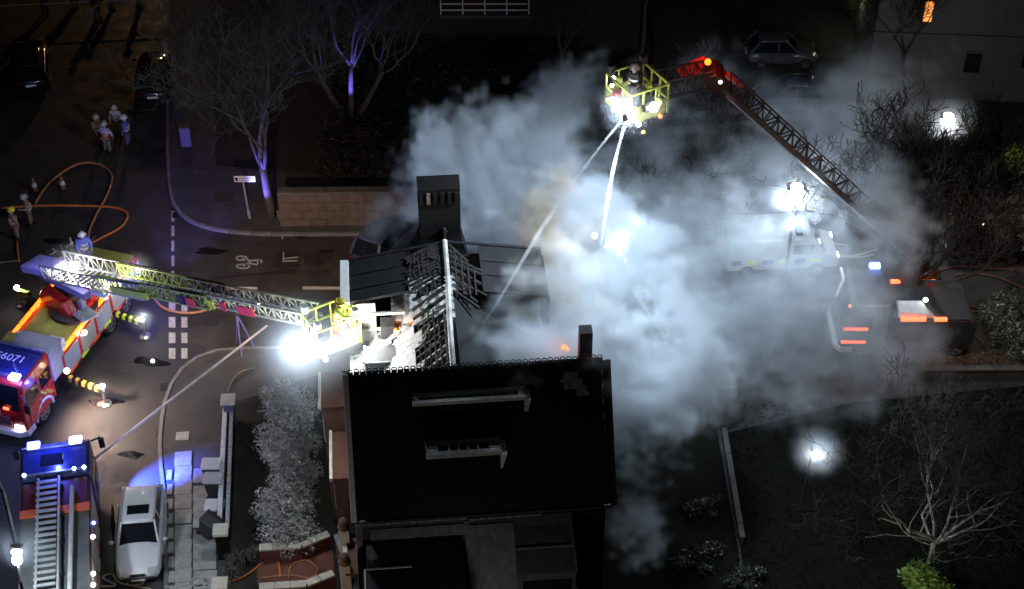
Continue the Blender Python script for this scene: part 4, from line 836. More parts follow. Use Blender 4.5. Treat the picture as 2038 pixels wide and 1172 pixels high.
# ------------------------------------------------------------------ people
def skin_body(verts, edges, root_i=0, sub=1):
    """verts: (x,y,z,r); grown to one continuous surface"""
    me = bpy.data.meshes.new('tmp'); me.from_pydata([v[:3] for v in verts], edges, []); o = bpy.data.objects.new('tmp', me); COL.objects.link(o)
    md = o.modifiers.new('s', 'SKIN'); md.use_smooth_shade = True
    for i, v in enumerate(verts): sv = me.skin_vertices[0].data[i]; sv.radius = (v[3], v[3]); sv.use_root = (i == root_i)
    sb = o.modifiers.new('b', 'SUBSURF'); sb.levels = sub; sb.render_levels = sub
    dg = bpy.context.evaluated_depsgraph_get(); out = bpy.data.meshes.new_from_object(o.evaluated_get(dg)); bpy.data.objects.remove(o); return out
def pose_meshes(armL, armR, legs, lean=0.0):
    """figure facing +x, 1.8 m; returns meshes of body, jacket, trousers, boots"""
    P = Vector((0, 0, .95)); C = Vector((lean*.5, 0, 1.28)); N = Vector((lean, 0, 1.50)); Hd = Vector((lean + .04, 0, 1.64))
    v = [(*P, .12), (*C, .14), (*N, .065), (*Hd, .095), (Hd.x + .02, 0, Hd.z + .09, .08)]; e = [(0, 1), (1, 2), (2, 3), (3, 4)]
    v.append((Hd.x + .115, 0, Hd.z - .005, .02)); e.append((3, 5))
    J = [(*P, .17), (*C, .19), (N.x - .01, 0, N.z - .07, .13)]; je = [(0, 1), (1, 2)]
    for s, arm in ((1, armL), (-1, armR)):
        sh = Vector((lean*.8, s*.20, 1.43)); el = sh + Vector(arm[0]); wr = el + Vector(arm[1])
        i = len(v); v += [(*sh, .06), (*el, .045), (*wr, .032)]; e += [(1, i), (i, i+1), (i+1, i+2)]
        d = (wr - el).normalized(); sd = d.cross(Vector((1, 0, 0)))
        if sd.length < .3: sd = d.cross(Vector((0, 0, 1)))
        sd.normalize(); pm = wr + d*.06; k = len(v); v.append((*pm, .034)); e.append((i+2, k))
        for f in range(4):
            bs = pm + d*.03 + sd*(f-1.5)*.02; tp = bs + d*(.05 + .012*(f in (1, 2))) + Vector((.012, 0, -.01)); q = len(v); v += [(*bs, .010), (*tp, .008)]; e += [(k, q), (q, q+1)]
        q = len(v); th = wr + d*.04 - sd*.035; v += [(*th, .012), (*(th + d*.04 - sd*.02), .010)]; e += [(i+2, q), (q, q+1)]
        j = len(J); J += [(*sh, .095), (*el, .078), (*(el + (wr-el)*.85), .066)]; je += [(1, j), (j, j+1), (j+1, j+2)]
    T = [(*(P + Vector((0, 0, .03))), .155)]; te = []; boots = MB()
    for s, (kx, fx) in ((1, legs[0]), (-1, legs[1])):
        hp = Vector((0, s*.095, .88)); kn = Vector((kx, s*.11, .50)); an = Vector((fx, s*.12, .10))
        i = len(v); v += [(*hp, .085), (*kn, .06), (*an, .045)]; e += [(0, i), (i, i+1), (i+1, i+2)]
        j = len(T); T += [(*hp, .12), (*kn, .095), (*(an + Vector((0, 0, .1))), .088)]; te += [(0, j), (j, j+1), (j+1, j+2)]
        boots.hexa([(an.x-.1, an.y-.05, 0), (an.x+.2, an.y-.05, 0), (an.x+.2, an.y+.05, 0), (an.x-.1, an.y+.05, 0)], [(an.x-.09, an.y-.06, .22), (an.x+.06, an.y-.06, .22), (an.x+.06, an.y+.06, .22), (an.x-.09, an.y+.06, .22)])
        boots.box((an.x+.1, an.y, .05), (.2, .1, .1))
    hel = MB(); c = (Hd.x + .0, 0, Hd.z + .06); hel.ball(c, (.165, .135, .13), 12, 8); hel.lathe([(.19, 0), (.19, .02), (.12, .03)], (c[0] - .02, 0, c[2] - .04), 12)
    hel.bar((c[0]-.15, 0, c[2]+.10), (c[0]+.13, 0, c[2]+.11), .03, .04)
    vis = MB(); vis.box((Hd.x + .135, 0, Hd.z + .05), (.02, .17, .07))
    bands = MB(); bands.lathe([(.185, 1.0), (.187, 1.05)], (lean*.2, 0, 0), 12); bands.lathe([(.20, 1.20), (.20, 1.25)], (lean*.45, 0, 0), 12)
    out = dict(body=skin_body(v, e), jacket=skin_body(J, je), trousers=skin_body(T, te), boots=boots.mesh('boots'), helmet=hel.mesh('helmet'), visor=vis.mesh('visor'), band=bands.mesh('reflective_band'))
    for k in ('helmet',):
        for p in out[k].polygons: p.use_smooth = True
    for me in out.values(): me.materials.clear(); me.materials.append(SKIN)
    return out
POSES = dict(stand=pose_meshes(((.03, .08, -.28), (.06, -.02, -.25)), ((.03, -.08, -.28), (.06, .02, -.25)), ((0.02, -.02), (.01, 0))),
             talk=pose_meshes(((.05, .09, -.27), (.22, -.05, .03)), ((.02, -.1, -.28), (.1, .02, -.23)), ((.03, .03), (.0, -.06)), .05),
             walk=pose_meshes(((.14, .07, -.25), (.17, 0, -.16)), ((-.14, -.07, -.25), (-.02, 0, -.25)), ((.2, .14), (-.06, -.3)), .06),
             reach=pose_meshes(((.2, .06, -.18), (.25, -.03, .03)), ((.2, -.06, -.18), (.25, .03, .05)), ((.05, .02), (.02, -.1)), .12))
def person(label, loc, rz, pose, jm, tm, hm, band=REFL, group=None, name='person'):
    r = thing(name, label, 'person', loc, rz, group); P = POSES[pose]
    for k, m in (('body', SKIN), ('jacket', jm), ('trousers', tm), ('boots', BLACK), ('helmet', hm), ('band', band)):
        o = bpy.data.objects.new({'band': 'reflective_band'}.get(k, k), P[k]); COL.objects.link(o); o.parent = r; o.material_slots[0].link = 'OBJECT'; o.material_slots[0].material = m
    o = bpy.data.objects.new('visor', P['visor']); COL.objects.link(o); o.parent = r; o.material_slots[0].link = 'OBJECT'; o.material_slots[0].material = GLASS
    return r
def at(px, py, h=0.02): p = G(px, py, h); return (p.x, p.y, h)
GP = 'firefighters standing talking in the side street'
person('firefighter in tan kit at the outer end of the pair by the left edge', at(35, 477), R_(40), 'stand', TAN, TAN, YHELM, group='firefighters by the left edge')
person('firefighter in tan kit nearer the hose loop, of the pair by the left edge', at(64, 450), R_(200), 'talk', TAN, TAN, DSTEEL if False else mat('grey_helmet', (.35,.35,.34), .4, var=.1), group='firefighters by the left edge')
person('person in dim brown red clothing at the outer side of the group in the street', at(200, 290), R_(-20), 'stand', TAN, DRED, mat('grey_helmet', (.35,.35,.34), .4), group=GP)
person('person in blue lit jacket with orange red waist, nearest of the group', at(216, 306), R_(80), 'talk', mat('blue_white_jacket', (.42,.42,.62), .7, var=.3), mat('grey_trousers', (.2,.2,.2), .8), PALEK, band=ORANGEK, group=GP)
person('person in blue lit jacket at the back of the group in the street', at(238, 270), R_(-100), 'talk', PALEK, mat('olive_kit', (.12,.12,.04), .85), PALEK, group=GP)
person('person with white helmet, blue tabard and white sleeves in the street', at(257, 291), R_(170), 'stand', mat('blue_tabard', (.10,.08,.42), .7, var=.3), PURPLE, WHELM, band=PALEK, group=GP)
person('firefighter in the ladder cage beside the gable with red back plate', tuple(TA.matrix_basis @ (LB + tt*.7 + Vector((0, .1, -.48)))), R_(-10), 'reach', HIVIS, HIVIS, YHELM, band=REDREF)
person('operator in blue kit with white helmet behind the ladder root', tuple(TA.matrix_basis @ toA(G(176, 530, 3.0)) ), R_(-60), 'stand', mat('blue_operator_kit', (.12,.15,.6), .7), PURPLE, WHELM)
person('crew member in dark kit in the raised platform cage', tuple(TB.matrix_basis @ (toB(G(1266, 214, 16.3)) + Vector((.1, .2, .06)))), R_(-110), 'reach', DKIT, DKIT, mat('grey_helmet', (.35,.35,.34), .4))
GH = 'yellow helmeted firefighters by the street lamp'
person('yellow helmeted firefighter furthest from the van, near the street lamp', at(1623, 456), R_(150), 'stand', PALEK, DKIT, YHELM, group=GH)
person('yellow helmeted firefighter turned towards the lamp, second from the tree', at(1612, 478), R_(90), 'talk', PALEK, DKIT, YHELM, group=GH)
person('yellow helmeted firefighter right beside the white van bonnet', at(1594, 500), R_(200), 'walk', PALEK, DKIT, YHELM, group=GH)
person('yellow helmeted firefighter casting a long shadow in front of the van', at(1605, 528), R_(240), 'stand', DKIT, DKIT, YHELM, group=GH)
person('pale clad person walking past the tail of the white van', at(1461, 498), R_(180), 'walk', PALEK, PALEK, WHELM)
person('pale helmeted person under the twigs of the big dark tree', at(1672, 462), R_(220), 'walk', mat('grey_kit', (.2,.2,.2), .8, var=.3), mat('grey_kit', (.2,.2,.2), .8), PALEK)
person('grey clad person standing beside the platform truck under the tree', at(1832, 592), R_(200), 'stand', mat('grey_kit', (.2,.2,.2), .8), DKIT, DKIT)
person('brown clad person beside the grey one at the platform truck', at(1850, 585), R_(20), 'talk', TAN, TAN, DKIT)
person('firefighter in orange striped kit with orange helmet behind the platform truck', at(1862, 640), R_(-30), 'reach', ORANGEK, ORANGEK, mat('orange_helmet', (.8,.25,.03), .4, var=.1), band=REDREF)
GB_ = 'onlookers behind the cordon tape'
for k, (x, y, l) in enumerate(((92, 28, 'dark onlooker behind the tape nearest to the black car'), (150, 14, 'dark onlooker with spread feet just behind the tape'), (196, 40, 'dark onlooker whose pale shoes show below the tape'), (222, 20, 'dark onlooker behind the tape, second from the lamp side'), (278, 16, 'dark onlooker behind the tape towards the bare tree'))):
    person(l, at(x, y), R_(-90 + 20*k), 'stand' if k % 2 else 'talk', DKIT, DKIT, DKIT, band=DKIT, group=GB_)
# ------------------------------------------------------------------ trees
def tree(name, label, base, height, spread, seed, bark, twigm, trunk_h=.28, r0=.22, levels=5, limbs=5, lean=(0, 0), group='bare winter trees', dens=1.0, stems=1, tmin=.010, cap_n=5000):
    rng = random.Random(seed); root = thing(name, label, 'tree', base, 0, group); tr = MB(); lm = MB(); tw = MB(); cnt = [0]
    queue = []
    def grow(p, d, L, r, lv):
        cnt[0] += 1
        n = 4 if lv < 3 else 3; pts = [p]; rs = [r]; q = p.copy(); dd = d.copy()
        for k in range(n):
            w_ = .2 if lv == 0 else 1 + .25*lv; dd = (dd + Vector((rng.gauss(0, .16), rng.gauss(0, .16), rng.gauss(.05, .10))) * w_).normalized(); q = q + dd*(L/n); pts.append(q.copy()); rs.append(max(tmin, r*(1 - .42*(k+1)/n)))
        (tr if lv == 0 else lm if lv < 3 else tw).tube(pts, rs, 8 if lv == 0 else 6 if lv < 3 else 3, cap=lv < 2)
        if lv >= levels: return
        nb = limbs if lv == 0 else rng.choice((3, 4)) if lv < 4 else rng.choice((2, 3, 4))
        nb = max(1, round(nb*dens)); az0 = rng.uniform(0, 6.283)
        for k in range(nb):
            f = 1.0 if k == 0 else rng.uniform(.35, 1.0) if lv > 0 else rng.uniform(.75, 1.0)
            i = min(n - 1, int(f*n)); sp = pts[i].lerp(pts[i+1], f*n - i) if f < 1 else pts[-1]
            az = az0 + 6.283*k/nb + rng.uniform(-.5, .5); a = Vector((math.cos(az), math.sin(az), 0)); sd = (a - dd*a.dot(dd)).normalized()
            ang = rng.uniform(.15, .35) if k == 0 and lv > 0 else rng.uniform(.4, .95)*spread
            nd = (dd*math.cos(ang) + sd*math.sin(ang) + Vector((0, 0, .10))).normalized()
            queue.append((sp, nd, L*rng.uniform(.58, .82) if lv else height*.30*rng.uniform(.8, 1.1), rs[-1]*(.85 if k == 0 else rng.uniform(.5, .75)), lv + 1))
    for s in range(stems):
        d0 = Vector((lean[0] + (s - (stems-1)/2)*.45, lean[1], 1)).normalized(); grow(Vector(((s-(stems-1)/2)*.3, 0, 0)), d0, height*trunk_h, r0, 0)
    while queue and cnt[0] < cap_n: grow(*queue.pop(0))
    tr.build('trunk', bark, root, smooth=True); lm.build('limbs', bark, root, smooth=True, kind='stuff'); tw.build('twigs', twigm, root, kind='stuff')
    return root
TWB = mat('grey_brown_twig', (.048,.041,.033), .9, var=.3, scale=6)
tree('bare_tree', 'bare tree by the street sign, trunk lit blue at its foot', at(541, 432, .1), 13.0, .62, 12, BARK, TWB, .23, .24, 7, 4, cap_n=6500)
tree('bare_tree', 'tall bare tree with three pale stems lit blue low down, on the bank', at(700, 236, .1), 9.0, .6, 25, BARK, TWB, .34, .17, 6, 4, stems=3)
tree('bare_tree', 'slim bare tree rising past the top edge beside the three stemmed one', at(668, 120, .1), 9.0, .5, 31, BARK, TWB, .5, .13, 5, 4)
tree('bare_tree', 'thin bare tree behind the raised cage at the top edge', at(1275, 150, .1), 8.5, .55, 41, BARK, TWIG, .5, .13, 5, 4)
tree('bare_tree', 'bare tree on the bank right of the balcony', at(1120, 180, .1), 7.5, .8, 44, BARK, TWIG, .3, .14, 5, 4)
tree('bare_tree', 'small bare tree with fanned twigs standing in bright smoke', at(1180, 520, .1), 6.0, .75, 52, BARK, TWIG, .35, .12, 5, 5)
tree('bare_tree', 'broad dark bare tree in the smoke below the platform boom', at(1335, 500, .1), 8.5, 1.0, 63, TWIG, TWIG, .2, .16, 7, 7, tmin=.014, cap_n=7000)
tree('bare_tree', 'big dark dense bare tree in front of the platform truck', at(1805, 620, .1), 10.5, .66, 77, TWIG, TWIG, .16, .26, 7, 9, tmin=.017, cap_n=9000)
tree('bare_tree', 'dark slender tree beside the lit window at the top', at(1790, 190, .1), 8.0, .7, 81, TWIG, TWB, .35, .16, 5, 5)
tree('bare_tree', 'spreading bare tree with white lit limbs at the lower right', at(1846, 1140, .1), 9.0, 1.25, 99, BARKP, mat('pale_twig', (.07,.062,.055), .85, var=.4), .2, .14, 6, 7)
tree('bare_tree', 'yellowish twiggy tree near the lit windows at the top right', at(1722, 120, .1), 6.0, .9, 111, BARK, TWB, .25, .14, 5, 5)
# ------------------------------------------------------------------ bushes, hedges, banks of leaves
def leafmesh(n, fn, size, seed, up=.5):
    rng = np.random.default_rng(seed); V = []; F = []
    for k in range(n):
        c, nr = fn(rng); a = rng.uniform(0, 6.28); t = np.array([math.cos(a), math.sin(a), rng.uniform(-.5, .5)]); t /= np.linalg.norm(t)
        nn = np.array(nr) + rng.normal(0, .6, 3); s = np.cross(nn, t); s /= (np.linalg.norm(s) + 1e-6); L = size*rng.uniform(.6, 1.5)
        i = len(V); V += [c - t*L, c + s*L*.45, c + t*L, c - s*L*.45]; F.append((i, i+1, i+2, i+3))
    b = MB(); b.v = [Vector(v) for v in V]; b.f = F; return b
def ellip(c, r, shell=.5):
    def fn(rng):
        d = rng.normal(0, 1, 3); d /= np.linalg.norm(d); d[2] = abs(d[2])*1.0 if rng.random() < .9 else d[2]; q = rng.uniform(shell, 1)
        return np.array(c) + d*np.array(r)*q*(1 + .18*math.sin(7*d[0] + 5*d[1]) ), d
    return fn
def bush(name, label, blobs, n, size, m, seed, cat='bush', group=None, loc=None):
    r = thing(name, label, cat, loc or (blobs[0][0][0], blobs[0][0][1], .1), 0, group); o = r.location; tot = sum(x[1][0]*x[1][1] for x in blobs)
    mb = MB(); st = MB()
    for k, (c, rr) in enumerate(blobs):
        q = leafmesh(int(n*rr[0]*rr[1]/tot), ellip((c[0]-o.x, c[1]-o.y, c[2]-o.z), rr), size, seed + k); i = len(mb.v); mb.v += q.v; mb.f += [tuple(a+i for a in f) for f in q.f]
        for j in range(5): st.tube([(c[0]-o.x, c[1]-o.y, 0), (c[0]-o.x + random.uniform(-.6,.6)*rr[0], c[1]-o.y + random.uniform(-.6,.6)*rr[1], rr[2]*.7)], [.04, .015], 5)
    st.build('stems', TWIG, r, kind='stuff'); mb.build('foliage', m, r, kind='stuff'); return r
hb = []
for k in range(9):
    y = 790 + k*34; p = G(566 + 9*math.sin(k*1.7), y, 1.0); hb.append(((p.x, p.y, .7 + .2*math.sin(k*2.1)), (1.0 + .2*math.sin(k), .75, 1.0)))
for k in range(5): p = G(600 + 10*math.sin(k), 830 + k*55, .6); hb.append(((p.x, p.y, .4), (.6, .6, .8)))
bush('garden_hedge', 'big floodlit grey evergreen hedge between the garden wall and the house', hb, 26000, .055, LEAFP, 5, 'hedge')
pb = [((p.x, p.y, .3), (.45, .4, .5)) for p in (G(470, 1110, .5), G(505, 1100, .5), G(540, 1075, .5), G(460, 1140, .4))]
bush('low_shrub', 'dark low shrub at the foot of the garden wall above the red parapets', pb, 2200, .04, LEAF, 8)
p = G(565, 432, .2); bush('grass_tuft', 'yellow green tuft of leaves against the brown wall by the tree foot', [((p.x, p.y, .12), (.32, .22, .42))], 260, .09, LEAFG, 15, 'plant')
p = G(1830, 1160, .5); bush('green_bush', 'bright green leafy bush under the bare tree at the lower right', [((p.x, p.y, .5), (.75, .6, .9)), ((p.x+.5, p.y-.4, .4), (.6, .5, .6))], 1500, .11, LEAFG, 17)
light('lawn_and_tree_light', G(1800, 1200, 2.6), 150, (1, .96, .85), .15)  # lamp added below the view to light the bare tree
p = G(1712, 22, 1.0); bush('green_bush', 'yellow green lit bush at the top edge beside the twiggy tree', [((p.x, p.y, 1.2), (.7, .6, 1.4))], 900, .08, LEAFG, 23); light('street_and_fill_light', Vector((p.x - .6, p.y - 1.6, 2.6)), 26, (1, .85, .45), .15)
p = G(2030, 330, .8); bush('green_bush', 'bright yellow green bush at the right edge above the parked car', [((p.x, p.y, .8), (1.0, .8, 1.1))], 2600, .07, LEAFG, 19)
light('street_and_fill_light', G(2000, 280, 3.4), 60, (1, .85, .5), .15)
for k, (x, y, r, l) in enumerate(((1400, 1000, .7, 'dark shrub with a pale glint in the black garden'), (1385, 1105, .9, 'speckled dark shrub below the pale glint in the black garden'), (1480, 1150, .7, 'dark shrub at the end of the garden path'))):
    p = G(x, y, .3); bush('dark_shrub', l, [((p.x + dx*r, p.y + dy*r, .15 + .1*k), (r*s_, r*.7*s_, r*.55*s_)) for dx, dy, s_ in ((0, 0, .8), (.7, .3, .6), (-.6, -.4, .7), (.3, -.7, .5))], 1100, .055, mat('wet_dark_leaf', (.03,.034,.026), .35, var=.6, scale=3), 30 + k, group='dark garden shrubs')
for k, (x, y, l) in enumerate(((1960, 650, 'black rounded evergreen at the right edge beside the driveway'), (2010, 690, 'black evergreen behind the rounded one at the right edge'))):
    p = G(x + 50, y, 1.0); bush('evergreen', l, [((p.x, p.y, .9), (1.5, 1.2, 1.6))], 3500, .08, LEAF, 40 + k)
# bank of ivy and undergrowth: reads as one mass
def bankfn(rng):
    x = rng.uniform(-9.2, 3.5); y = rng.uniform(8.0, 33.0); z = .15 + .55*abs(math.sin(x*1.3 + .7*y)*math.cos(y*.9 - .4*x)) + rng.uniform(0, .5); return np.array((x, y, z)), (0, 0, 1)
struct_o = leafmesh(26000, bankfn, .10, 60).build('undergrowth', IVY, None); struct_o['kind'] = 'stuff'; struct_o['label'] = 'dark ivy and undergrowth covering the bank behind the wall'
def vergefn(rng):
    q = G(rng.uniform(1830, 2010), rng.uniform(702, 744), .12); return np.array((q.x, q.y, q.z + rng.uniform(0, .05))), (0, 0, 1)
o = leafmesh(900, vergefn, .05, 61).build('fallen_leaves', mat('brown_leaf', (.22,.13,.08), .8, var=.4), None); o['kind'] = 'stuff'
def groundfn(rng):
    q = G(rng.uniform(1450, 2060), rng.uniform(800, 1172), .12); return np.array((q.x, q.y, q.z + rng.uniform(0, .06))), (1, 0, .3)
o = leafmesh(9000, groundfn, .05, 62).build('grass', mat('dark_grass', (.010,.014,.008), .9, var=.4, spec=.08), None); o['kind'] = 'stuff'
# ------------------------------------------------------------------ walls
def wallrun(name, label, pix, z0, z1, th, m, capm, cat='wall', group=None, blocks=None):
    a, c = G(*pix[0], 0), G(*pix[1], 0); d = (c - a); L = d.length; r = thing(name, label, cat, (a.x, a.y, 0), math.atan2(d.y, d.x), group)
    b = MB(); b.box((L/2, 0, (z0+z1)/2), (L, th, z1-z0)); b.build('masonry', m, r)
    if blocks:
        nh, nl = blocks; hh = (z1-z0)/nh; ll = L/nl
        for i in range(nh):
            for k in range(nl):
                o_ = (i % 2)*ll*.5; x0, x1 = k*ll + o_, min(L, (k+1)*ll + o_)
                if x1 - x0 < .1: continue
                q = MB(); q.box(((x0+x1)/2, -th/2 - random.uniform(.005, .03), z0 + hh*(i+.5)), (x1-x0-.025, .06, hh-.02)); q.build('stone', STONE, r, bevel=.01)
    n = max(1, int(L/.7))
    for k in range(n): q = MB(); q.box(((k+.5)*L/n, 0, z1+.045), (L/n-.012, th+.1, .09)); q.build('coping_stone', capm, r, bevel=.01)
    return r
wallrun('retaining_wall', 'brown sandstone retaining wall along the cross street behind the pavement', ((560, 448), (838, 446)), .0, 1.9, .35, STONE, mat('grey_coping', (.12,.11,.10), .8, var=.3), blocks=(4, 9))
wallrun('lawn_wall', 'low pale edged wall between the verge and the dark lawn', ((1830, 748), (2120, 746)), .0, .35, .2, STONE, mat('grey_coping', (.12,.11,.10), .8))
wallrun('path_wall', 'thin low wall running down beside the dark lawn', ((1440, 866), (1476, 1085)), .0, .35, .1, RENDER, RENDER)
gwl = thing('garden_wall', 'white topped garden wall with railing shadow beside the paving, between two pale gate piers', 'wall', G(446, 815, 0).to_2d().to_3d())
o0 = gwl.location; a = G(448, 812, 1.0); c = G(436, 1045, 1.0)
for k in range(14):
    p = a.lerp(c, k/14) - o0; q_ = a.lerp(c, (k+1)/14) - o0; b = MB(); b.bar(p, q_ - (q_-p)*.02, .17, .09); b.build('coping_stone', WPAINT, gwl, bevel=.01)
b = MB(); b.bar(Vector(a - o0)*1 + Vector((0, 0, -.55)), Vector(c - o0) + Vector((0, 0, -.55)), .22, 1.0); b.build('masonry', RENDER, gwl)
a2 = G(461, 812, 1.0) - o0; c2 = G(452, 1045, 1.0) - o0
b = MB(); b.bar(a2 + Vector((0, 0, -.05)), c2 + Vector((0, 0, -.05)), .14, .2); b.build('inner_kerb', mat('rough_grey_stone', (.33,.33,.32), .9, var=.6, scale=14, bump=1, bscale=10), gwl)
b = MB(); b.bar(a2 + Vector((0, 0, -.6)), c2 + Vector((0, 0, -.6)), .12, 1.0); b.build('inner_wall', BRICK, gwl)
def pier(label, px, py, h, w, m):
    p = G(px, py, h); r = thing('gate_pier', label, 'pier', (p.x, p.y, 0), R_(4), 'pale gate piers')
    b = MB(); b.box((0, 0, h/2), (w*.75, w*.75, h)); b.build('shaft', m, r, bevel=.01); b = MB(); b.box((0, 0, h), (w, w, .16)); b.build('pier_cap', CREAM, r, bevel=.02); return r
pier('pale capped gate pier at the far end of the garden wall', 454, 795, 1.5, .56, mat('pier_blue_brick', (.10,.11,.16), .8, var=.3)); pier('pale capped gate pier beside the toppled bin', 439, 1055, 1.5, .55, BRICK); pier('pale capped gate pier at the bottom edge by the hose', 437, 1162, 1.3, .56, BRICK)
def parapet(label, pix, h, m):
    r = thing('parapet_wall', label, 'wall', G(*pix[0], h).to_2d().to_3d(), 0, 'red parapet walls of the entrance steps'); o = r.location
    for k in range(len(pix)-1):
        z0 = h - .0; a, c = G(*pix[k], h) - o, G(*pix[k+1], h) - o
        b = MB(); b.bar(a + Vector((0, 0, -h/2)), c + Vector((0, 0, -h/2)), .2, h); b.build('masonry', m, r)
        L = (c-a).length; n = max(1, int(L/.5))
        for j in range(n): q = MB(); q.bar(a.lerp(c, j/n), a.lerp(c, (j+.97)/n), .3, .1); q.build('coping_stone', CREAM, r, bevel=.012)
DREDB = mat('dark_red_brick', (.15,.05,.035), .85, var=.3)
parapet('upper red parapet wall with cream coping stepping up to the house', ((516, 1090), (600, 1085), (655, 1062)), .9, DREDB); parapet('lower red parapet wall with cream coping at the bottom edge', ((516, 1168), (610, 1162), (664, 1140)), .9, DREDB)
slabsheet('entrance_path', [(512,1100),(660,1085),(668,1150),(512,1165)], .1, .17, mat('red_tile_path', (.17,.06,.04), .7, var=.35))
rw = thing('side_railing', 'red brown timber side gate and rail beside the lower house', 'gate', G(690, 1110, 0).to_2d().to_3d()); o = rw.location
a, c = G(668, 1065, 2.2) - o, G(712, 1180, 2.2) - o
for k in range(7): p = a.lerp(c, k/7); q_ = a.lerp(c, (k+.9)/7); b = MB(); b.bar(p + Vector((0,0,-1.0)), q_ + Vector((0,0,-1.0)), .06, 2.0); b.build('board', mat('red_brown_board', (.13,.045,.028), .75, var=.3), rw)
b = MB(); b.bar(a, c, .14, .1); b.build('top_rail', PALES, rw)
# outbuilding on the right of the house
ob = thing('outbuilding', 'grey flat roofed outbuilding showing through the smoke edge', 'building', G(1424, 850, 0).to_2d().to_3d(), R_(4))
b = MB(); b.box((0, 1.2, 1.1), (1.0, 2.8, 2.2)); b.build('wall', RENDER, ob); b = MB(); b.box((0, 1.2, 2.25), (1.15, 2.95, .12)); b.build('flat_roof', mat('grey_roof_felt', (.16,.16,.16), .8, var=.3), ob, bevel=.01); b = MB(); b.box((0, -.24, 1.0), (.7, .04, 1.8)); b.build('door', WOODD, ob)
# block of flats with balcony at the top, house at the top right
fl = thing('flats', 'red brick block of flats at the top edge with a white railed balcony', 'building', G(965, 46, 0).to_2d().to_3d())
o = fl.location; bz = 3.4; p = G(965, 34, bz) - o
b = MB(); b.box((p.x, p.y + 7.5, 4.5), (16, 10, 9)); b.build('wall', mat('dim_brick', (.03,.018,.014), .85, var=.4, scale=5), fl)
b = MB(); b.box((p.x, p.y + 1.25, bz), (4.6, 2.5, .18)); bl = b.build('balcony', mat('balcony_slab', (.07,.055,.05), .8, var=.3), fl)
b = MB(); b.box((p.x - .9, p.y + 2.42, bz + 1.1), (2.2, .12, 2.1)); b.build('balcony_door', REDB, fl)
b = MB(); b.box((p.x + 1.1, p.y + 2.42, bz + 1.1), (1.5, .12, 2.1)); b.build('balcony_window', GLASS, fl)
for zz in (.35, .7, 1.05): q = MB(); q.bar((p.x - 2.2, p.y + .1, bz + zz), (p.x + 2.2, p.y + .1, bz + zz), .06); q.build('rail', WPAINT, bl)
for k in range(5): q = MB(); q.bar((p.x - 2.2 + k*1.1, p.y + .1, bz), (p.x - 2.2 + k*1.1, p.y + .1, bz + 1.1), .06); q.build('baluster', WPAINT, bl)
for s in (-1, 1): q = MB(); q.bar((p.x + s*2.2, p.y + .1, bz + 1.05), (p.x + s*2.2, p.y + 2.4, bz + 1.05), .06); q.build('rail', WPAINT, bl)
light('balcony_light', fl.location + Vector((p.x - .6, p.y + 1.6, bz + 2.6)), 5, (1, .6, .4), .1)
th_ = thing('grey_house', 'pale grey rendered house at the top right with orange lit windows', 'house', G(1960, 200, 0).to_2d().to_3d(), R_(-4)); o = th_.location
b = MB(); b.box((.2, 4, 3.5), (12.4, 8, 7)); b.build('wall', RENDER, th_)
b = MB(); b.hexa([(-6.2, -.3, 7), (6.6, -.3, 7), (6.6, 8.3, 7), (-6.2, 8.3, 7)], [(-3, 3.6, 9.6), (5, 3.6, 9.6), (5, 4.4, 9.6), (-3, 4.4, 9.6)]); b.build('roof', SLATE, th_)
b = MB(); b.box((.2, -.05, 3.7), (12.5, .12, .14)); b.build('string_course', RENDER, th_)
for (x, z, lit_) in ((-3.6, 5.0, 1), (1.95, 5.2, 1), (-1.0, 2.2, 0), (1.75, 2.6, 0), (4, 2.2, 0)):
    f = MB(); w_ = .52 if lit_ else .9; f.box((x, -.02, z), (w_, .1, 1.25)); fo = f.build('window', RENDER, th_); g = MB(); g.box((x, -.075, z), (w_-.12, .02, 1.1)); g.build('pane', E_WIN if lit_ else GLASS, fo)
# ------------------------------------------------------------------ bins, sign, cabinet, cones, lamps, tape
def bin_(label, px, py, rz, tilt, bm_, lm_, h=1.05):
    p = G(px, py, h); r = thing('wheeled_bin', label, 'bin', (p.x, p.y, .13 if not tilt else .16), R_(rz), 'wheeled bins by the garden wall'); r.rotation_euler = (tilt, 0, R_(rz))
    b = MB(); b.hexa([(-.22,-.24,0.05),(.22,-.24,.05),(.22,.24,.05),(-.22,.24,.05)], [(-.28,-.34,h-.08),(.28,-.34,h-.08),(.28,.34,h-.08),(-.28,.34,h-.08)]); b.build('bin_body', bm_, r, bevel=.02)
    b = MB(); b.xz([(-.31, h-.08), (.31, h-.08), (.31, h-.02), (.1, h+.05), (-.31, h+.03)], -.36, .36); b.build('bin_lid', lm_, r, bevel=.02)
    for s in (-1, 1): q = MB(); q.lathe([(.1, -.03), (.1, .03)], (s*.2, .26, .1), 10, 'x'); q.build('bin_wheel', BLACK, r)
WB = mat('pale_bin_lid', (.62,.62,.60), .5, var=.1)
bin_('pale lidded bin furthest up the paving by the garden wall', 421, 926, 90, 0, BINP, WB); bin_('grey lidded dark bin in the middle of the row by the wall', 425, 954, 90, 0, BINP, mat('grey_bin_lid', (.42,.42,.42), .5, var=.1)); bin_('black bin tipped over beside the middle gate pier', 406, 1030, 60, .35, BINP, BINP); bin_('dark low bin tucked between the wall and the pier', 428, 1008, 90, 0, BINP, WB, .7)
p = G(497, 434, .1); sg = thing('street_name_sign', 'white street name plate on a leaning pole lit blue, beside the bare tree', 'sign', (p.x, p.y, .1)); tp = G(490, 346, 2.35) - sg.location; tp.y = min(.25, tp.y); tp = Vector((-.12, .05, 2.4))
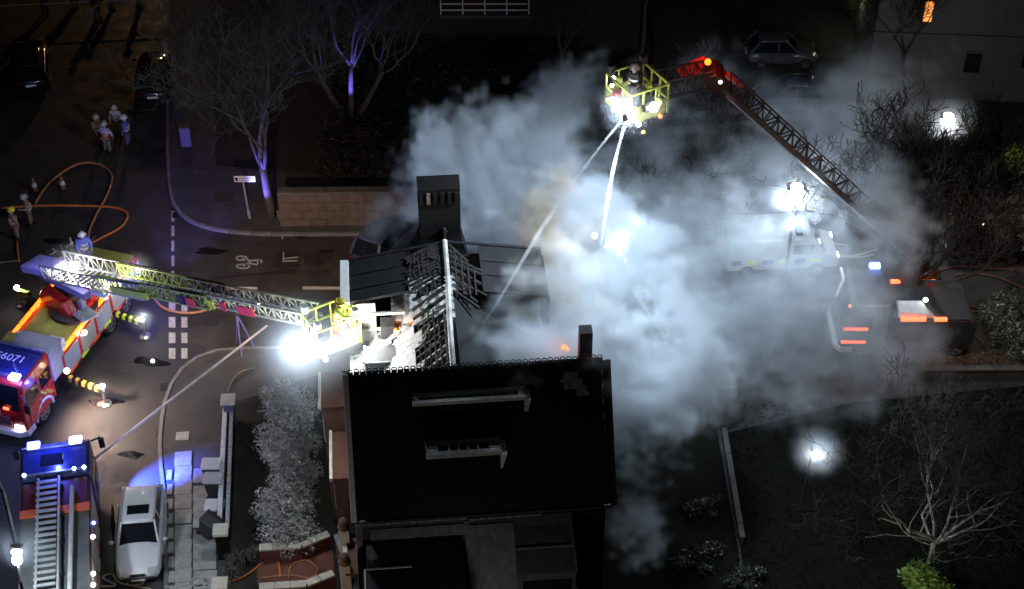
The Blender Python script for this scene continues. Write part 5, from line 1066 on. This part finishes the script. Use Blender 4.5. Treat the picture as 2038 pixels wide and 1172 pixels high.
b = MB(); b.tube([(0, 0, 0), tp*.98], .045, 8); b.build('pole', mat('painted_pole', (.32,.30,.36), .5, var=.2), sg); b = MB(); b.tube([(0, 0, 0), tp*.18], .075, 8); b.build('pole_base', mat('painted_pole', (.32,.30,.36), .5), sg)
b = MB(); b.box(tp + Vector((.12, -.07, -.18)), (.95, .03, .32)); pl = b.build('name_plate', WPAINT, sg, bevel=.008)
q = MB()
for k in range(9): q.box(tp + Vector((-.1 + k*.075, -.09, -.13 + .0)), (.045, .012, .05)); q.box(tp + Vector((-.1 + k*.075, -.09, -.24)), (.05, .012, .035))
q.box(tp + Vector((-.24, -.09, -.18)), (.12, .012, .18)); q.build('plate_print', NAVY, pl, kind='stuff')
light('blue_wash_light', G(541, 432, .1) + Vector((-.9, -1.4, .45)), 3200, (.15, .14, 1), .1, G(541, 432, .1) + Vector((0, 0, 2.3)), 44, .6); light('blue_wash_light', G(262, 560, 3.0), 2600, (.14, .11, 1), .15, G(400, 395, 0), 36, .7); light('blue_wash_light', G(700, 236, .1) + Vector((-.2, -1.6, .9)), 2200, (.15, .13, 1), .1, G(700, 236, .1) + Vector((0, 0, 2.6)), 56, .6)  # blue uplights added by both trunks, and a wash on the pavement
light('blue_wash_light', G(255, 300, 2.8), 34, (.15,.15,1), .3)
p = G(371, 292, .12); cbn = thing('street_cabinet', 'blue lit utility cabinet standing on the pavement', 'cabinet', (p.x, p.y + .15, .12), R_(5)); b = MB(); b.box((0, 0, .55), (.5, .35, 1.1)); b.build('case', mat('cabinet_paint', (.16,.15,.3), .6, var=.2), cbn, bevel=.02); b = MB(); b.box((0, -.18, .55), (.42, .02, .95)); b.build('door', mat('cabinet_paint', (.16,.15,.3), .6), cbn, bevel=.005); b = MB(); b.box((0, 0, 1.12), (.56, .41, .05)); b.build('cap', DSTEEL, cbn)
def cone(px, py, label, lit_=False):
    p = G(px, py, 0); r = thing('traffic_cone', label, 'cone', (p.x, p.y, .01), 0, None if lit_ else 'dim cones in the side street'); b = MB(); b.box((0, 0, .02), (.42, .42, .04)); b.build('cone_base', BLACK, r)
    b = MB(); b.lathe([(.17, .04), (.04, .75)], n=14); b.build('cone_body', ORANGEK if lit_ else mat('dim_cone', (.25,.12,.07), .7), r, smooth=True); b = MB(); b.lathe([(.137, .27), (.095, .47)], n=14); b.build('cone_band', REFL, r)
    if lit_: lens(r, (0, 0, .85), .12, E_RED, 'cone_lamp'); lens(r, (.02, -.08, .66), .09, E_SOFT, 'cone_lamp'); light('cone_light', p + Vector((0, -.2, 1.1)), 12, (1, .4, .3), .1)
    return r
cone(70, 380, 'dim cone on the left of two near the hose loop'); cone(126, 376, 'dim cone inside the hose loop'); cone(1862, 702, 'traffic cone with glowing red lamp in front of the verge wall', True)
def lamp_post(label, head, base, r=.2, group='street lamps', arm=None):
    rt_ = thing('street_lamp', label, 'street lamp', (base.x, base.y, 0), 0, group); hd = head - rt_.location; b = MB(); b.tube([(0, 0, 0), (0, 0, hd.z*.55), (hd.x*.15, hd.y*.15, hd.z*.95), hd], [.08, .065, .05, .04], 8); b.build('column', DSTEEL, rt_)
    b = MB(); b.box(hd + Vector((0, 0, .1)), (r*2.2, r*1.4, .14)); b.build('lantern', DSTEEL, rt_, bevel=.03); lens(rt_, hd + Vector((0, -.08, -.04)), r, E_WHITE, 'lens'); return rt_
hd = G(1585, 376, 7.0); lamp_post('very bright street lamp above the white van in the smoke', hd, Vector((hd.x + .3, hd.y + 1.3, 0)), .34)
hd = G(1886, 234, 6.5); lamp_post('white street lamp over the hedge at the right', hd, Vector((hd.x + .6, hd.y + .9, 0)), .3)
hd = G(1625, 897, 4.0); lamp_post('lone white lamp over the dark lawn', hd, Vector((hd.x, hd.y + .7, 0)), .21)
hd = G(34, 1092, 6.0); L_ = lamp_post('twin headed street lamp at the bottom left corner by the fire engine', hd, Vector((hd.x + .35, hd.y - 1.3, 0)), .17); lens(L_, G(34, 1114, 6.0) - L_.location, .17, E_WHITE, 'lens')
b = MB(); b.tube([hd - L_.location, G(8, 985, 7.2) - L_.location, G(-20, 925, 7.6) - L_.location], .07, 8); b.build('lamp_arm', STEEL, L_)
lamp_post('street lamp beyond the cordon lighting the side street from behind', Vector((-20.5, 41.2, 8.2)), Vector((-20.0, 42.0, 0)), .15)
tape = thing('cordon_tape', 'cordon tape of white and blue pieces stretched across the side street', 'tape', G(150, 6, 1.0)); o = tape.location
a, c = G(-30, 13, 1.0) - o, G(330, -3, 1.0) - o
for k in range(16): q = MB(); q.bar(a.lerp(c, k/16), a.lerp(c, (k+.92)/16), .012, .08); q.build('tape_piece', mat('tape_blue', (.15,.14,.6), .5, var=.1) if k in (9, 12) else mat('tape_white', (.30,.27,.25), .5, var=.2), tape)
# ------------------------------------------------------------------ hoses and the propped pole
def hose(label, pts, r, m, h=.06, group='fire hoses'):
    P_ = smooth_path([G(p[0], p[1], p[2] if len(p) > 2 else h) for p in pts], 8); b = MB(); b.tube(P_, r, 6); return tag(b.build('fire_hose', m, None, smooth=True, recentre=True), label, 'hose', group)
HG = mat('grey_hose', (.16,.14,.11), .7, var=.25)
hose('orange hose looping out from the ladder truck past the cones', ((70, 404),(100, 362),(150, 328),(195, 326),(222, 348),(214, 385),(190, 430),(176, 470),(186, 512)), .06, mat('amber_grey_hose', (.45,.20,.09), .6, var=.3))
hose('orange hose loop ending beside the ladder root', ((0, 414),(90, 409),(190, 410),(240, 416),(254, 430),(240, 452),(200, 474),(165, 492)), .06, HOSEO)
hose('thin hose hanging down beside the two firefighters at the left edge', ((33, 470),(35, 500),(38, 520)), .05, HOSEO); hose('thin pale hose leaving the left edge to the truck tail', ((-10, 524),(20, 520),(40, 518)), .04, HG)
hose('hose curving under the lattice ladder over the road', ((305, 592),(325, 612),(360, 622),(400, 620),(440, 604)), .055, mat('amber_grey_hose', (.45,.20,.09), .6))
hose('orange hose lying along the entrance path between the red parapets', ((420, 1165),(480, 1150),(530, 1115),(552, 1112),(558, 1150)), .04, HOSEO, .2); hose('looped hose on the red tiled entrance path', ((575, 1150),(580, 1125),(610, 1115),(632, 1132),(618, 1150),(580, 1145),(520, 1150)), .035, mat('amber_grey_hose', (.45,.20,.09), .6), .2)
hose('coiled pale hose on the paving at the bottom edge', ((160, 1150),(185, 1165),(230, 1165),(205, 1150),(222, 1142),(236, 1158),(260, 1164),(285, 1160),(270, 1150),(254, 1162),(300, 1172)), .035, HOSEW, .05)
hose('second pale hose coil beside the lowest gate pier', ((330, 1168),(370, 1164),(392, 1150),(410, 1160),(395, 1170),(375, 1156),(400, 1150),(416, 1164),(440, 1160)), .035, HOSEW, .16)
hose('curved pale pipe on the ground above the far gate pier', ((454, 780),(462, 758),(480, 740),(510, 732)), .045, mat('grey_hose', (.16,.14,.11), .7), .15)
for k, pts in enumerate((((1880, 560),(1920, 545),(1980, 550),(2040, 575)), ((1850, 545),(1910, 530),(1990, 535),(2045, 530)), ((1880, 600),(1920, 640),(1960, 690)), ((1870, 590),(1930, 610),(2000, 615)))):
    hose(('uppermost of the tangled hoses by the small black car', 'hose running from the platform truck under the small car', 'hose curving down the right verge', 'hose lying across the dark drive on the right')[k], pts, .035, mat('red_brown_hose', (.24,.10,.07), .7, var=.3))
for k, pts in enumerate((((1490, 488),(1540, 492),(1600, 480),(1690, 488)), ((1640, 500),(1700, 512),(1740, 506)), ((1650, 512),(1700, 508),(1745, 496)))):
    hose(('pale hose passing under the white van', 'pale hose crossing behind the platform truck', 'pale hose crossed over another behind the platform truck')[k], pts, .04, HOSEW)
pa, pb_ = G(187, 914, 1.6), G(532, 648, 2.4); b = MB(); b.tube([pa, pa.lerp(pb_, .5), pb_], .05, 8)
tag(b.build('propped_pole', mat('white_red_pole', (.66,.60,.58), .5, var=.25), None, smooth=True, recentre=True), 'long white pole sloping from the fire engine cab to the blue legged tripod', 'pole')
tp_ = G(484, 690, 0); tr_ = thing('tripod', 'blue legged tripod holding up the end of the long white pole', 'tripod', (tp_.x, tp_.y, .12)); top = G(484, 668, 2.1) - tr_.location; top = Vector((0, -.35, 1.95))
for (x, y) in ((.5, -.15), (.05, -.75), (-.25, .1)): q = MB(); q.tube([top, (x, y, 0)], .035, 6); q.build('leg', mat('blue_tripod', (.22,.22,.5), .5, var=.2), tr_)
q = MB(); q.ball(top, .08, 8, 6); q.build('tripod_head', DSTEEL, tr_)
# ------------------------------------------------------------------ water jets
WJ = bpy.data.materials.new('water_spray'); WJ.use_nodes = True; nt = WJ.node_tree; pb2 = nt.nodes['Principled BSDF']; pb2.inputs['Base Color'].default_value = (.85,.9,.95,1); pb2.inputs['Roughness'].default_value = .5
tb = nt.nodes.new('ShaderNodeBsdfTransparent'); mx = nt.nodes.new('ShaderNodeMixShader'); nz = nt.nodes.new('ShaderNodeTexNoise'); nz.inputs['Scale'].default_value = 3.5; nz.inputs['Detail'].default_value = 6
tc = nt.nodes.new('ShaderNodeTexCoord'); mr = nt.nodes.new('ShaderNodeMapRange'); nt.links.new(tc.outputs['Object'], nz.inputs['Vector']); nt.links.new(nz.outputs['Fac'], mr.inputs[0]); mr.inputs[1].default_value = .35; mr.inputs[2].default_value = .6; mr.inputs[3].default_value = .15; mr.inputs[4].default_value = .62
nt.links.new(mr.outputs[0], mx.inputs[0]); nt.links.new(tb.outputs[0], mx.inputs[1]); nt.links.new(pb2.outputs[0], mx.inputs[2]); nt.links.new(mx.outputs[0], nt.nodes['Material Output'].inputs[0])
WJV = bpy.data.materials.new('water_spray_volume'); WJV.use_nodes = True; nt = WJV.node_tree; nt.nodes.remove(nt.nodes['Principled BSDF'])
pv_ = nt.nodes.new('ShaderNodeVolumePrincipled'); pv_.inputs['Color'].default_value = (.97, .98, 1, 1); pv_.inputs['Density'].default_value = 2.4; nt.links.new(pv_.outputs[0], nt.nodes['Material Output'].inputs['Volume'])
def jet(label, pts, r0, r1):
    P_ = smooth_path([G(*p) for p in pts], 10); n = len(P_); rng = random.Random(len(label))
    b = MB(); b.tube(P_, [(r0 + (r1 - r0)*(k/(n-1))**1.3)*rng.uniform(.85, 1.15)*min(1, (n-.6-k)/(n*.35)) for k in range(n)], 10)
    tag(b.build('water_jet', WJV, None, smooth=True, recentre=True), label, 'water jet', 'water jets from the raised cage')
jet('water jet from the raised cage slanting down to the burning roof', ((1240, 236, 16.7), (1190, 298, 16.3), (1130, 378, 15.4), (1070, 468, 14.0), (1000, 585, 11.9), (955, 655, 10.6)), .035, .10)
jet('steeper water jet from the raised cage straight down into the smoke', ((1247, 236, 16.7), (1232, 290, 16.0), (1220, 340, 15.0), (1211, 390, 13.8), (1203, 440, 12.5), (1192, 520, 9.5)), .045, .10)
# ------------------------------------------------------------------ smoke: density worked out on a grid, turned into a real volume
def fnoise(shape, beta, seed, lo=1.0):
    rng = np.random.default_rng(seed); w = rng.standard_normal(shape).astype(np.float32)
    f = np.fft.rfftn(w); kx = np.fft.fftfreq(shape[0])[:, None, None] * shape[0]; ky = np.fft.fftfreq(shape[1])[None, :, None] * shape[1]; kz = np.fft.rfftfreq(shape[2])[None, None, :] * shape[2]
    k = np.sqrt((kx / shape[0] * 100) ** 2 + (ky / shape[1] * 100) ** 2 + (kz / shape[2] * 100) ** 2); k[0, 0, 0] = 1e9
    amp = 1.0 / np.maximum(k, lo) ** (beta / 2); amp[0, 0, 0] = 0
    o = np.fft.irfftn(f * amp, s=shape).astype(np.float32); return o / o.std()
def volume_object(name, lo, hi, cell, dens, m):
    nx, ny, nz = dens.shape
    me = bpy.data.meshes.new(name)
    flat = np.ascontiguousarray(dens.transpose(2, 1, 0)).ravel().astype(np.float32)
    me.vertices.add(flat.size); at = me.attributes.new('dens', 'FLOAT', 'POINT'); at.data.foreach_set('value', flat)
    me.materials.append(m)
    o = bpy.data.objects.new(name, me); COL.objects.link(o)
    ng = bpy.data.node_groups.new(name + '_volume', 'GeometryNodeTree')
    ng.interface.new_socket('Geometry', in_out='INPUT', socket_type='NodeSocketGeometry'); ng.interface.new_socket('Geometry', in_out='OUTPUT', socket_type='NodeSocketGeometry')
    N = ng.nodes; L = ng.links; gi = N.new('NodeGroupInput'); go = N.new('NodeGroupOutput')
    pos = N.new('GeometryNodeInputPosition')
    sub = N.new('ShaderNodeVectorMath'); sub.operation = 'SUBTRACT'; L.new(pos.outputs[0], sub.inputs[0]); sub.inputs[1].default_value = lo
    dv = N.new('ShaderNodeVectorMath'); dv.operation = 'SCALE'; L.new(sub.outputs[0], dv.inputs[0]); dv.inputs['Scale'].default_value = 1.0 / cell
    rd = N.new('ShaderNodeVectorMath'); rd.operation = 'ADD'; L.new(dv.outputs[0], rd.inputs[0]); rd.inputs[1].default_value = (.5, .5, .5)
    fl = N.new('ShaderNodeVectorMath'); fl.operation = 'FLOOR'; L.new(rd.outputs[0], fl.inputs[0])
    dt = N.new('ShaderNodeVectorMath'); dt.operation = 'DOT_PRODUCT'; L.new(fl.outputs[0], dt.inputs[0]); dt.inputs[1].default_value = (1, nx, nx * ny)
    na = N.new('GeometryNodeInputNamedAttribute'); na.data_type = 'FLOAT'; na.inputs['Name'].default_value = 'dens'
    si = N.new('GeometryNodeSampleIndex'); si.data_type = 'FLOAT'; si.domain = 'POINT'; si.clamp = True
    L.new(gi.outputs[0], si.inputs['Geometry']); L.new(na.outputs[0], si.inputs['Value'])
    ri = N.new('FunctionNodeFloatToInt'); ri.rounding_mode = 'ROUND'; L.new(dt.outputs['Value'], ri.inputs[0]); L.new(ri.outputs[0], si.inputs['Index'])
    vc = N.new('GeometryNodeVolumeCube'); L.new(si.outputs[0], vc.inputs['Density'])
    vc.inputs['Background'].default_value = 0; vc.inputs['Min'].default_value = lo; vc.inputs['Max'].default_value = hi
    vc.inputs['Resolution X'].default_value = nx; vc.inputs['Resolution Y'].default_value = ny; vc.inputs['Resolution Z'].default_value = nz
    sm = N.new('GeometryNodeSetMaterial'); sm.inputs['Material'].default_value = m
    L.new(vc.outputs[0], sm.inputs[0]); L.new(sm.outputs[0], go.inputs[0])
    md = o.modifiers.new('volume', 'NODES'); md.node_group = ng
    return o
def smoke_mat(name, col, dens, aniso=0.0):
    m = bpy.data.materials.new(name); m.use_nodes = True; nt = m.node_tree; nt.nodes.remove(nt.nodes['Principled BSDF'])
    pv = nt.nodes.new('ShaderNodeVolumePrincipled'); pv.inputs['Color'].default_value = (*col, 1); pv.inputs['Density'].default_value = dens; pv.inputs['Anisotropy'].default_value = aniso
    pv.inputs['Density Attribute'].default_value = 'density'
    nt.links.new(pv.outputs[0], nt.nodes['Material Output'].inputs['Volume']); return m
CELL = .21
lo = np.array([-20.6, -20.0, 0.4]); nx, ny, nz = 212, 192, 96
hi = lo + np.array([nx - 1, ny - 1, nz - 1]) * CELL
X, Y, Z = np.meshgrid(lo[0] + CELL * np.arange(nx), lo[1] + CELL * np.arange(ny), lo[2] + CELL * np.arange(nz), indexing='ij')
X = X.astype(np.float32); Y = Y.astype(np.float32); Z = Z.astype(np.float32)
def world_noise(beta, seed, lo_k, wind=False):           # one period over a 44 m cube, so the lumps are as wide as they are high
    m = 192; full = fnoise((m, m, m // 2), beta, seed, lo_k); ix = np.arange(nx) % m; iy = np.arange(ny) % m; iz = np.arange(nz) % (m // 2)
    fx = np.arange(nx) * (.5 if wind else 1.0); i0 = np.floor(fx).astype(int); w = (fx - i0).astype(np.float32)[:, None, None]; ful2 = full[:, iy][:, :, iz]
    return ful2[i0 % m] * (1 - w) + ful2[(i0 + 1) % m] * w          # drawn out along the wind
n1 = world_noise(3.5, 3, 2.2); n2 = world_noise(3.5, 4, 2.2); n3 = world_noise(3.5, 5, 2.2); n4 = world_noise(3.1, 9, 2.5, True); n5 = world_noise(2.6, 13, 5.0, True)
BLOBS = [ # px, py, height, radius, density
 (900,340,9.0,1.6,1.1),(880,405,8,1.4,1),(950,262,9.5,1.5,1),(960,350,9,2.1,.9),(1015,300,9.5,2.1,.8),(1060,250,9.5,1.7,.7),(1120,212,9.5,1.4,.5),(1180,176,9.5,1.0,.35),
 (1100,310,8,2.2,.6),(1170,295,7,1.9,.4),(1010,430,8,2.2,.9),(1085,400,6.5,2.4,.8),(1170,400,6,2.1,.5),(1150,240,8.5,1.6,.4),
 (990,655,10.2,1.5,.7),(950,690,10.0,1.0,.6),(1060,680,10.4,1.7,.9),(1100,585,10.0,2.1,.8),(1120,505,8.2,2.3,.8),(1030,600,10.6,1.2,.3),(1040,470,8.8,1.5,.7),(1130,650,10.6,1.4,.6),
 (1230,610,7.5,2.4,.95),(1275,690,6.5,2.4,.9),(1250,790,6,2.1,1.0),(1320,760,5,2.0,.85),(1235,850,5.5,1.5,.9),(1278,880,4,1.1,.7),(1222,740,8,1.9,.9),(1365,700,5,2.2,.32),(1450,640,4,2.5,.34),(1540,640,4,2.6,.28),(1480,560,4.5,2.8,.30),
 (1310,560,6,2.3,.36),(1430,510,4.5,3.0,.32),(1560,520,4.5,3.0,.26),(1600,430,5,2.2,.16),(1500,420,4,2.5,.2),(1400,440,3.5,2.5,.24),(1290,450,4,2.3,.3),(1370,790,4,1.6,.5),(1430,765,3.5,1.4,.28),(1470,330,5,2.2,.12),
 (1650,600,4.5,2.8,.22),(1700,720,3,2.1,.22),(1712,820,2.4,.9,.22),(1760,690,3.5,2.0,.22),(1620,740,3.5,2.0,.26),(1560,720,3.5,1.7,.2),(1500,735,3.5,1.5,.26),(1700,600,6,1.8,.22),(1640,560,6,1.6,.10),
 (1700,260,7.5,2.6,.32),(1760,205,8.5,2.4,.32),(1820,180,8.5,2.0,.22),(1590,290,7.5,2.4,.18),(1500,250,8,1.7,.10),(1370,240,9,1.7,.16),(1388,95,9,1.0,.3),(1345,205,9.5,1.2,.2),(1780,290,6,1.7,.09),(1265,330,5,2.0,.26),(1285,240,7,1.6,.2),
 (1255,1030,2.4,.85,.5),(1232,990,3.2,.7,.5),(1280,1000,2.4,.7,.4),(1228,935,4,.9,.45),(1400,790,2.5,1.0,.35),
 (1640,330,10.5,1.5,.2),(1560,270,12,1.3,.06),(1720,400,8.8,1.8,.28),(1770,470,6.8,1.6,.28),(980,630,11.5,1.0,.4),(1010,690,11.4,1.2,.6),(940,700,11.4,.8,.55),(1090,650,11.6,1.5,.8),(1150,690,11.4,.9,.5),(1000,560,12,.9,.1),(775,440,8,.9,.12),(740,470,7,.8,.08),(815,400,7.5,.9,.2),(630,720,8.5,1.1,.04)]
WA = .62
Xw, Yw, Zw = X + WA * n1 - .10 * (Z - 8), Y + WA * n2, Z + WA * n3
def blob_density(blobs):
    dens = np.zeros((nx, ny, nz), np.float32)
    for px, py, h, r, d in blobs:
        c = G(px, py, h); R = r * 2.1
        ix = slice(max(0, int((c.x - R - lo[0]) / CELL)), min(nx, int((c.x + R - lo[0]) / CELL) + 1)); iy = slice(max(0, int((c.y - R - lo[1]) / CELL)), min(ny, int((c.y + R - lo[1]) / CELL) + 1)); iz = slice(max(0, int((c.z - R - lo[2]) / CELL)), min(nz, int((c.z + R - lo[2]) / CELL) + 1))
        q = np.sqrt((Xw[ix, iy, iz] - c.x) ** 2 + (Yw[ix, iy, iz] - c.y) ** 2 + ((Zw[ix, iy, iz] - c.z) * 1.1) ** 2) / r
        t = np.clip((1.22 - q) / (.75 if d < .5 else .42), 0, 1); s = t * t * (3 - 2 * t) * d
        dens[ix, iy, iz] = np.maximum(dens[ix, iy, iz], s) + .25 * np.minimum(dens[ix, iy, iz], s)
    dens *= np.clip(.70 + .68 * n4 + .22 * n5, .03, 2.6)
    return np.clip(dens - .03, 0, None)
dens = blob_density(BLOBS)
BROWN = [(1005,480,10.6,.8,.7),(1030,445,11,1.0,.9),(1035,405,11.6,.9,.8),(1060,370,12,.8,.5),(1085,475,10.8,1.0,.6),(1140,455,10.8,.9,.4),(1130,560,11.4,1.0,.35),(1010,560,11.8,.8,.3),(1060,520,11.2,1.0,.5)]
bd_ = blob_density(BROWN)
nzb = np.argwhere(bd_ > 0); c0 = np.maximum(nzb.min(0) - 2, 0); c1 = np.minimum(nzb.max(0) + 3, bd_.shape); sub_ = bd_[c0[0]:c1[0], c0[1]:c1[1], c0[2]:c1[2]]
l2 = lo + c0 * CELL; h2 = l2 + (np.array(sub_.shape) - 1) * CELL
so = volume_object('brown_smoke', tuple(l2), tuple(h2), CELL, sub_, smoke_mat('brown_smoke', (.50, .42, .33), 2.3))
so['kind'] = 'stuff'; so['label'] = 'darker brown smoke curling up behind the roof ridge'
for px, py, h, P_, R in ((606,695,10,220,2.2),(672,686,10.1,220,1.1),(1236,207,17,120,.9),(1301,213,17,120,.8),(1256,228,17,120,.9),(1585,376,7,350,1.5),(1886,234,6.5,150,1.5),(1625,897,4,22,1.1),(34,1092,6,330,1.3),(34,1112,6,200,1.2),(149,530,5.4,300,1.2),(276,536,6.2,60,.8),(226,573,5.9,160,.9),(284,640,.9,60,.7),(205,774,.9,400,.7),(1187,468,7.5,900,.6)):
    c = G(px, py, h) + Vector((0, -.2, .2)); i0 = [max(0, int((c[k] - R - lo[k]) / CELL)) for k in range(3)]; i1 = [int((c[k] + R - lo[k]) / CELL) + 2 for k in range(3)]; s_ = tuple(slice(i0[k], i1[k]) for k in range(3))
    q = np.sqrt((X[s_] - c.x) ** 2 + (Y[s_] - c.y) ** 2 + (Z[s_] - c.z) ** 2) / R
    dens[s_] += np.clip(1 - q, 0, 1) ** 1.5 * min(.6, 18 / P_)      # thin mist added round each lamp to make its glare halo
e = 3
for ax in range(3):
    for k in range(e):
        sl = [slice(None)] * 3; sl[ax] = k; dens[tuple(sl)] *= k / e
        sl[ax] = -1 - k; dens[tuple(sl)] *= k / e
sm = volume_object('smoke', tuple(lo), tuple(hi), CELL, dens, smoke_mat('smoke', (.82, .89, .965), 1.2))
sm['kind'] = 'stuff'; sm['label'] = 'thick grey and white smoke pouring from the burning roof and drifting over the street'
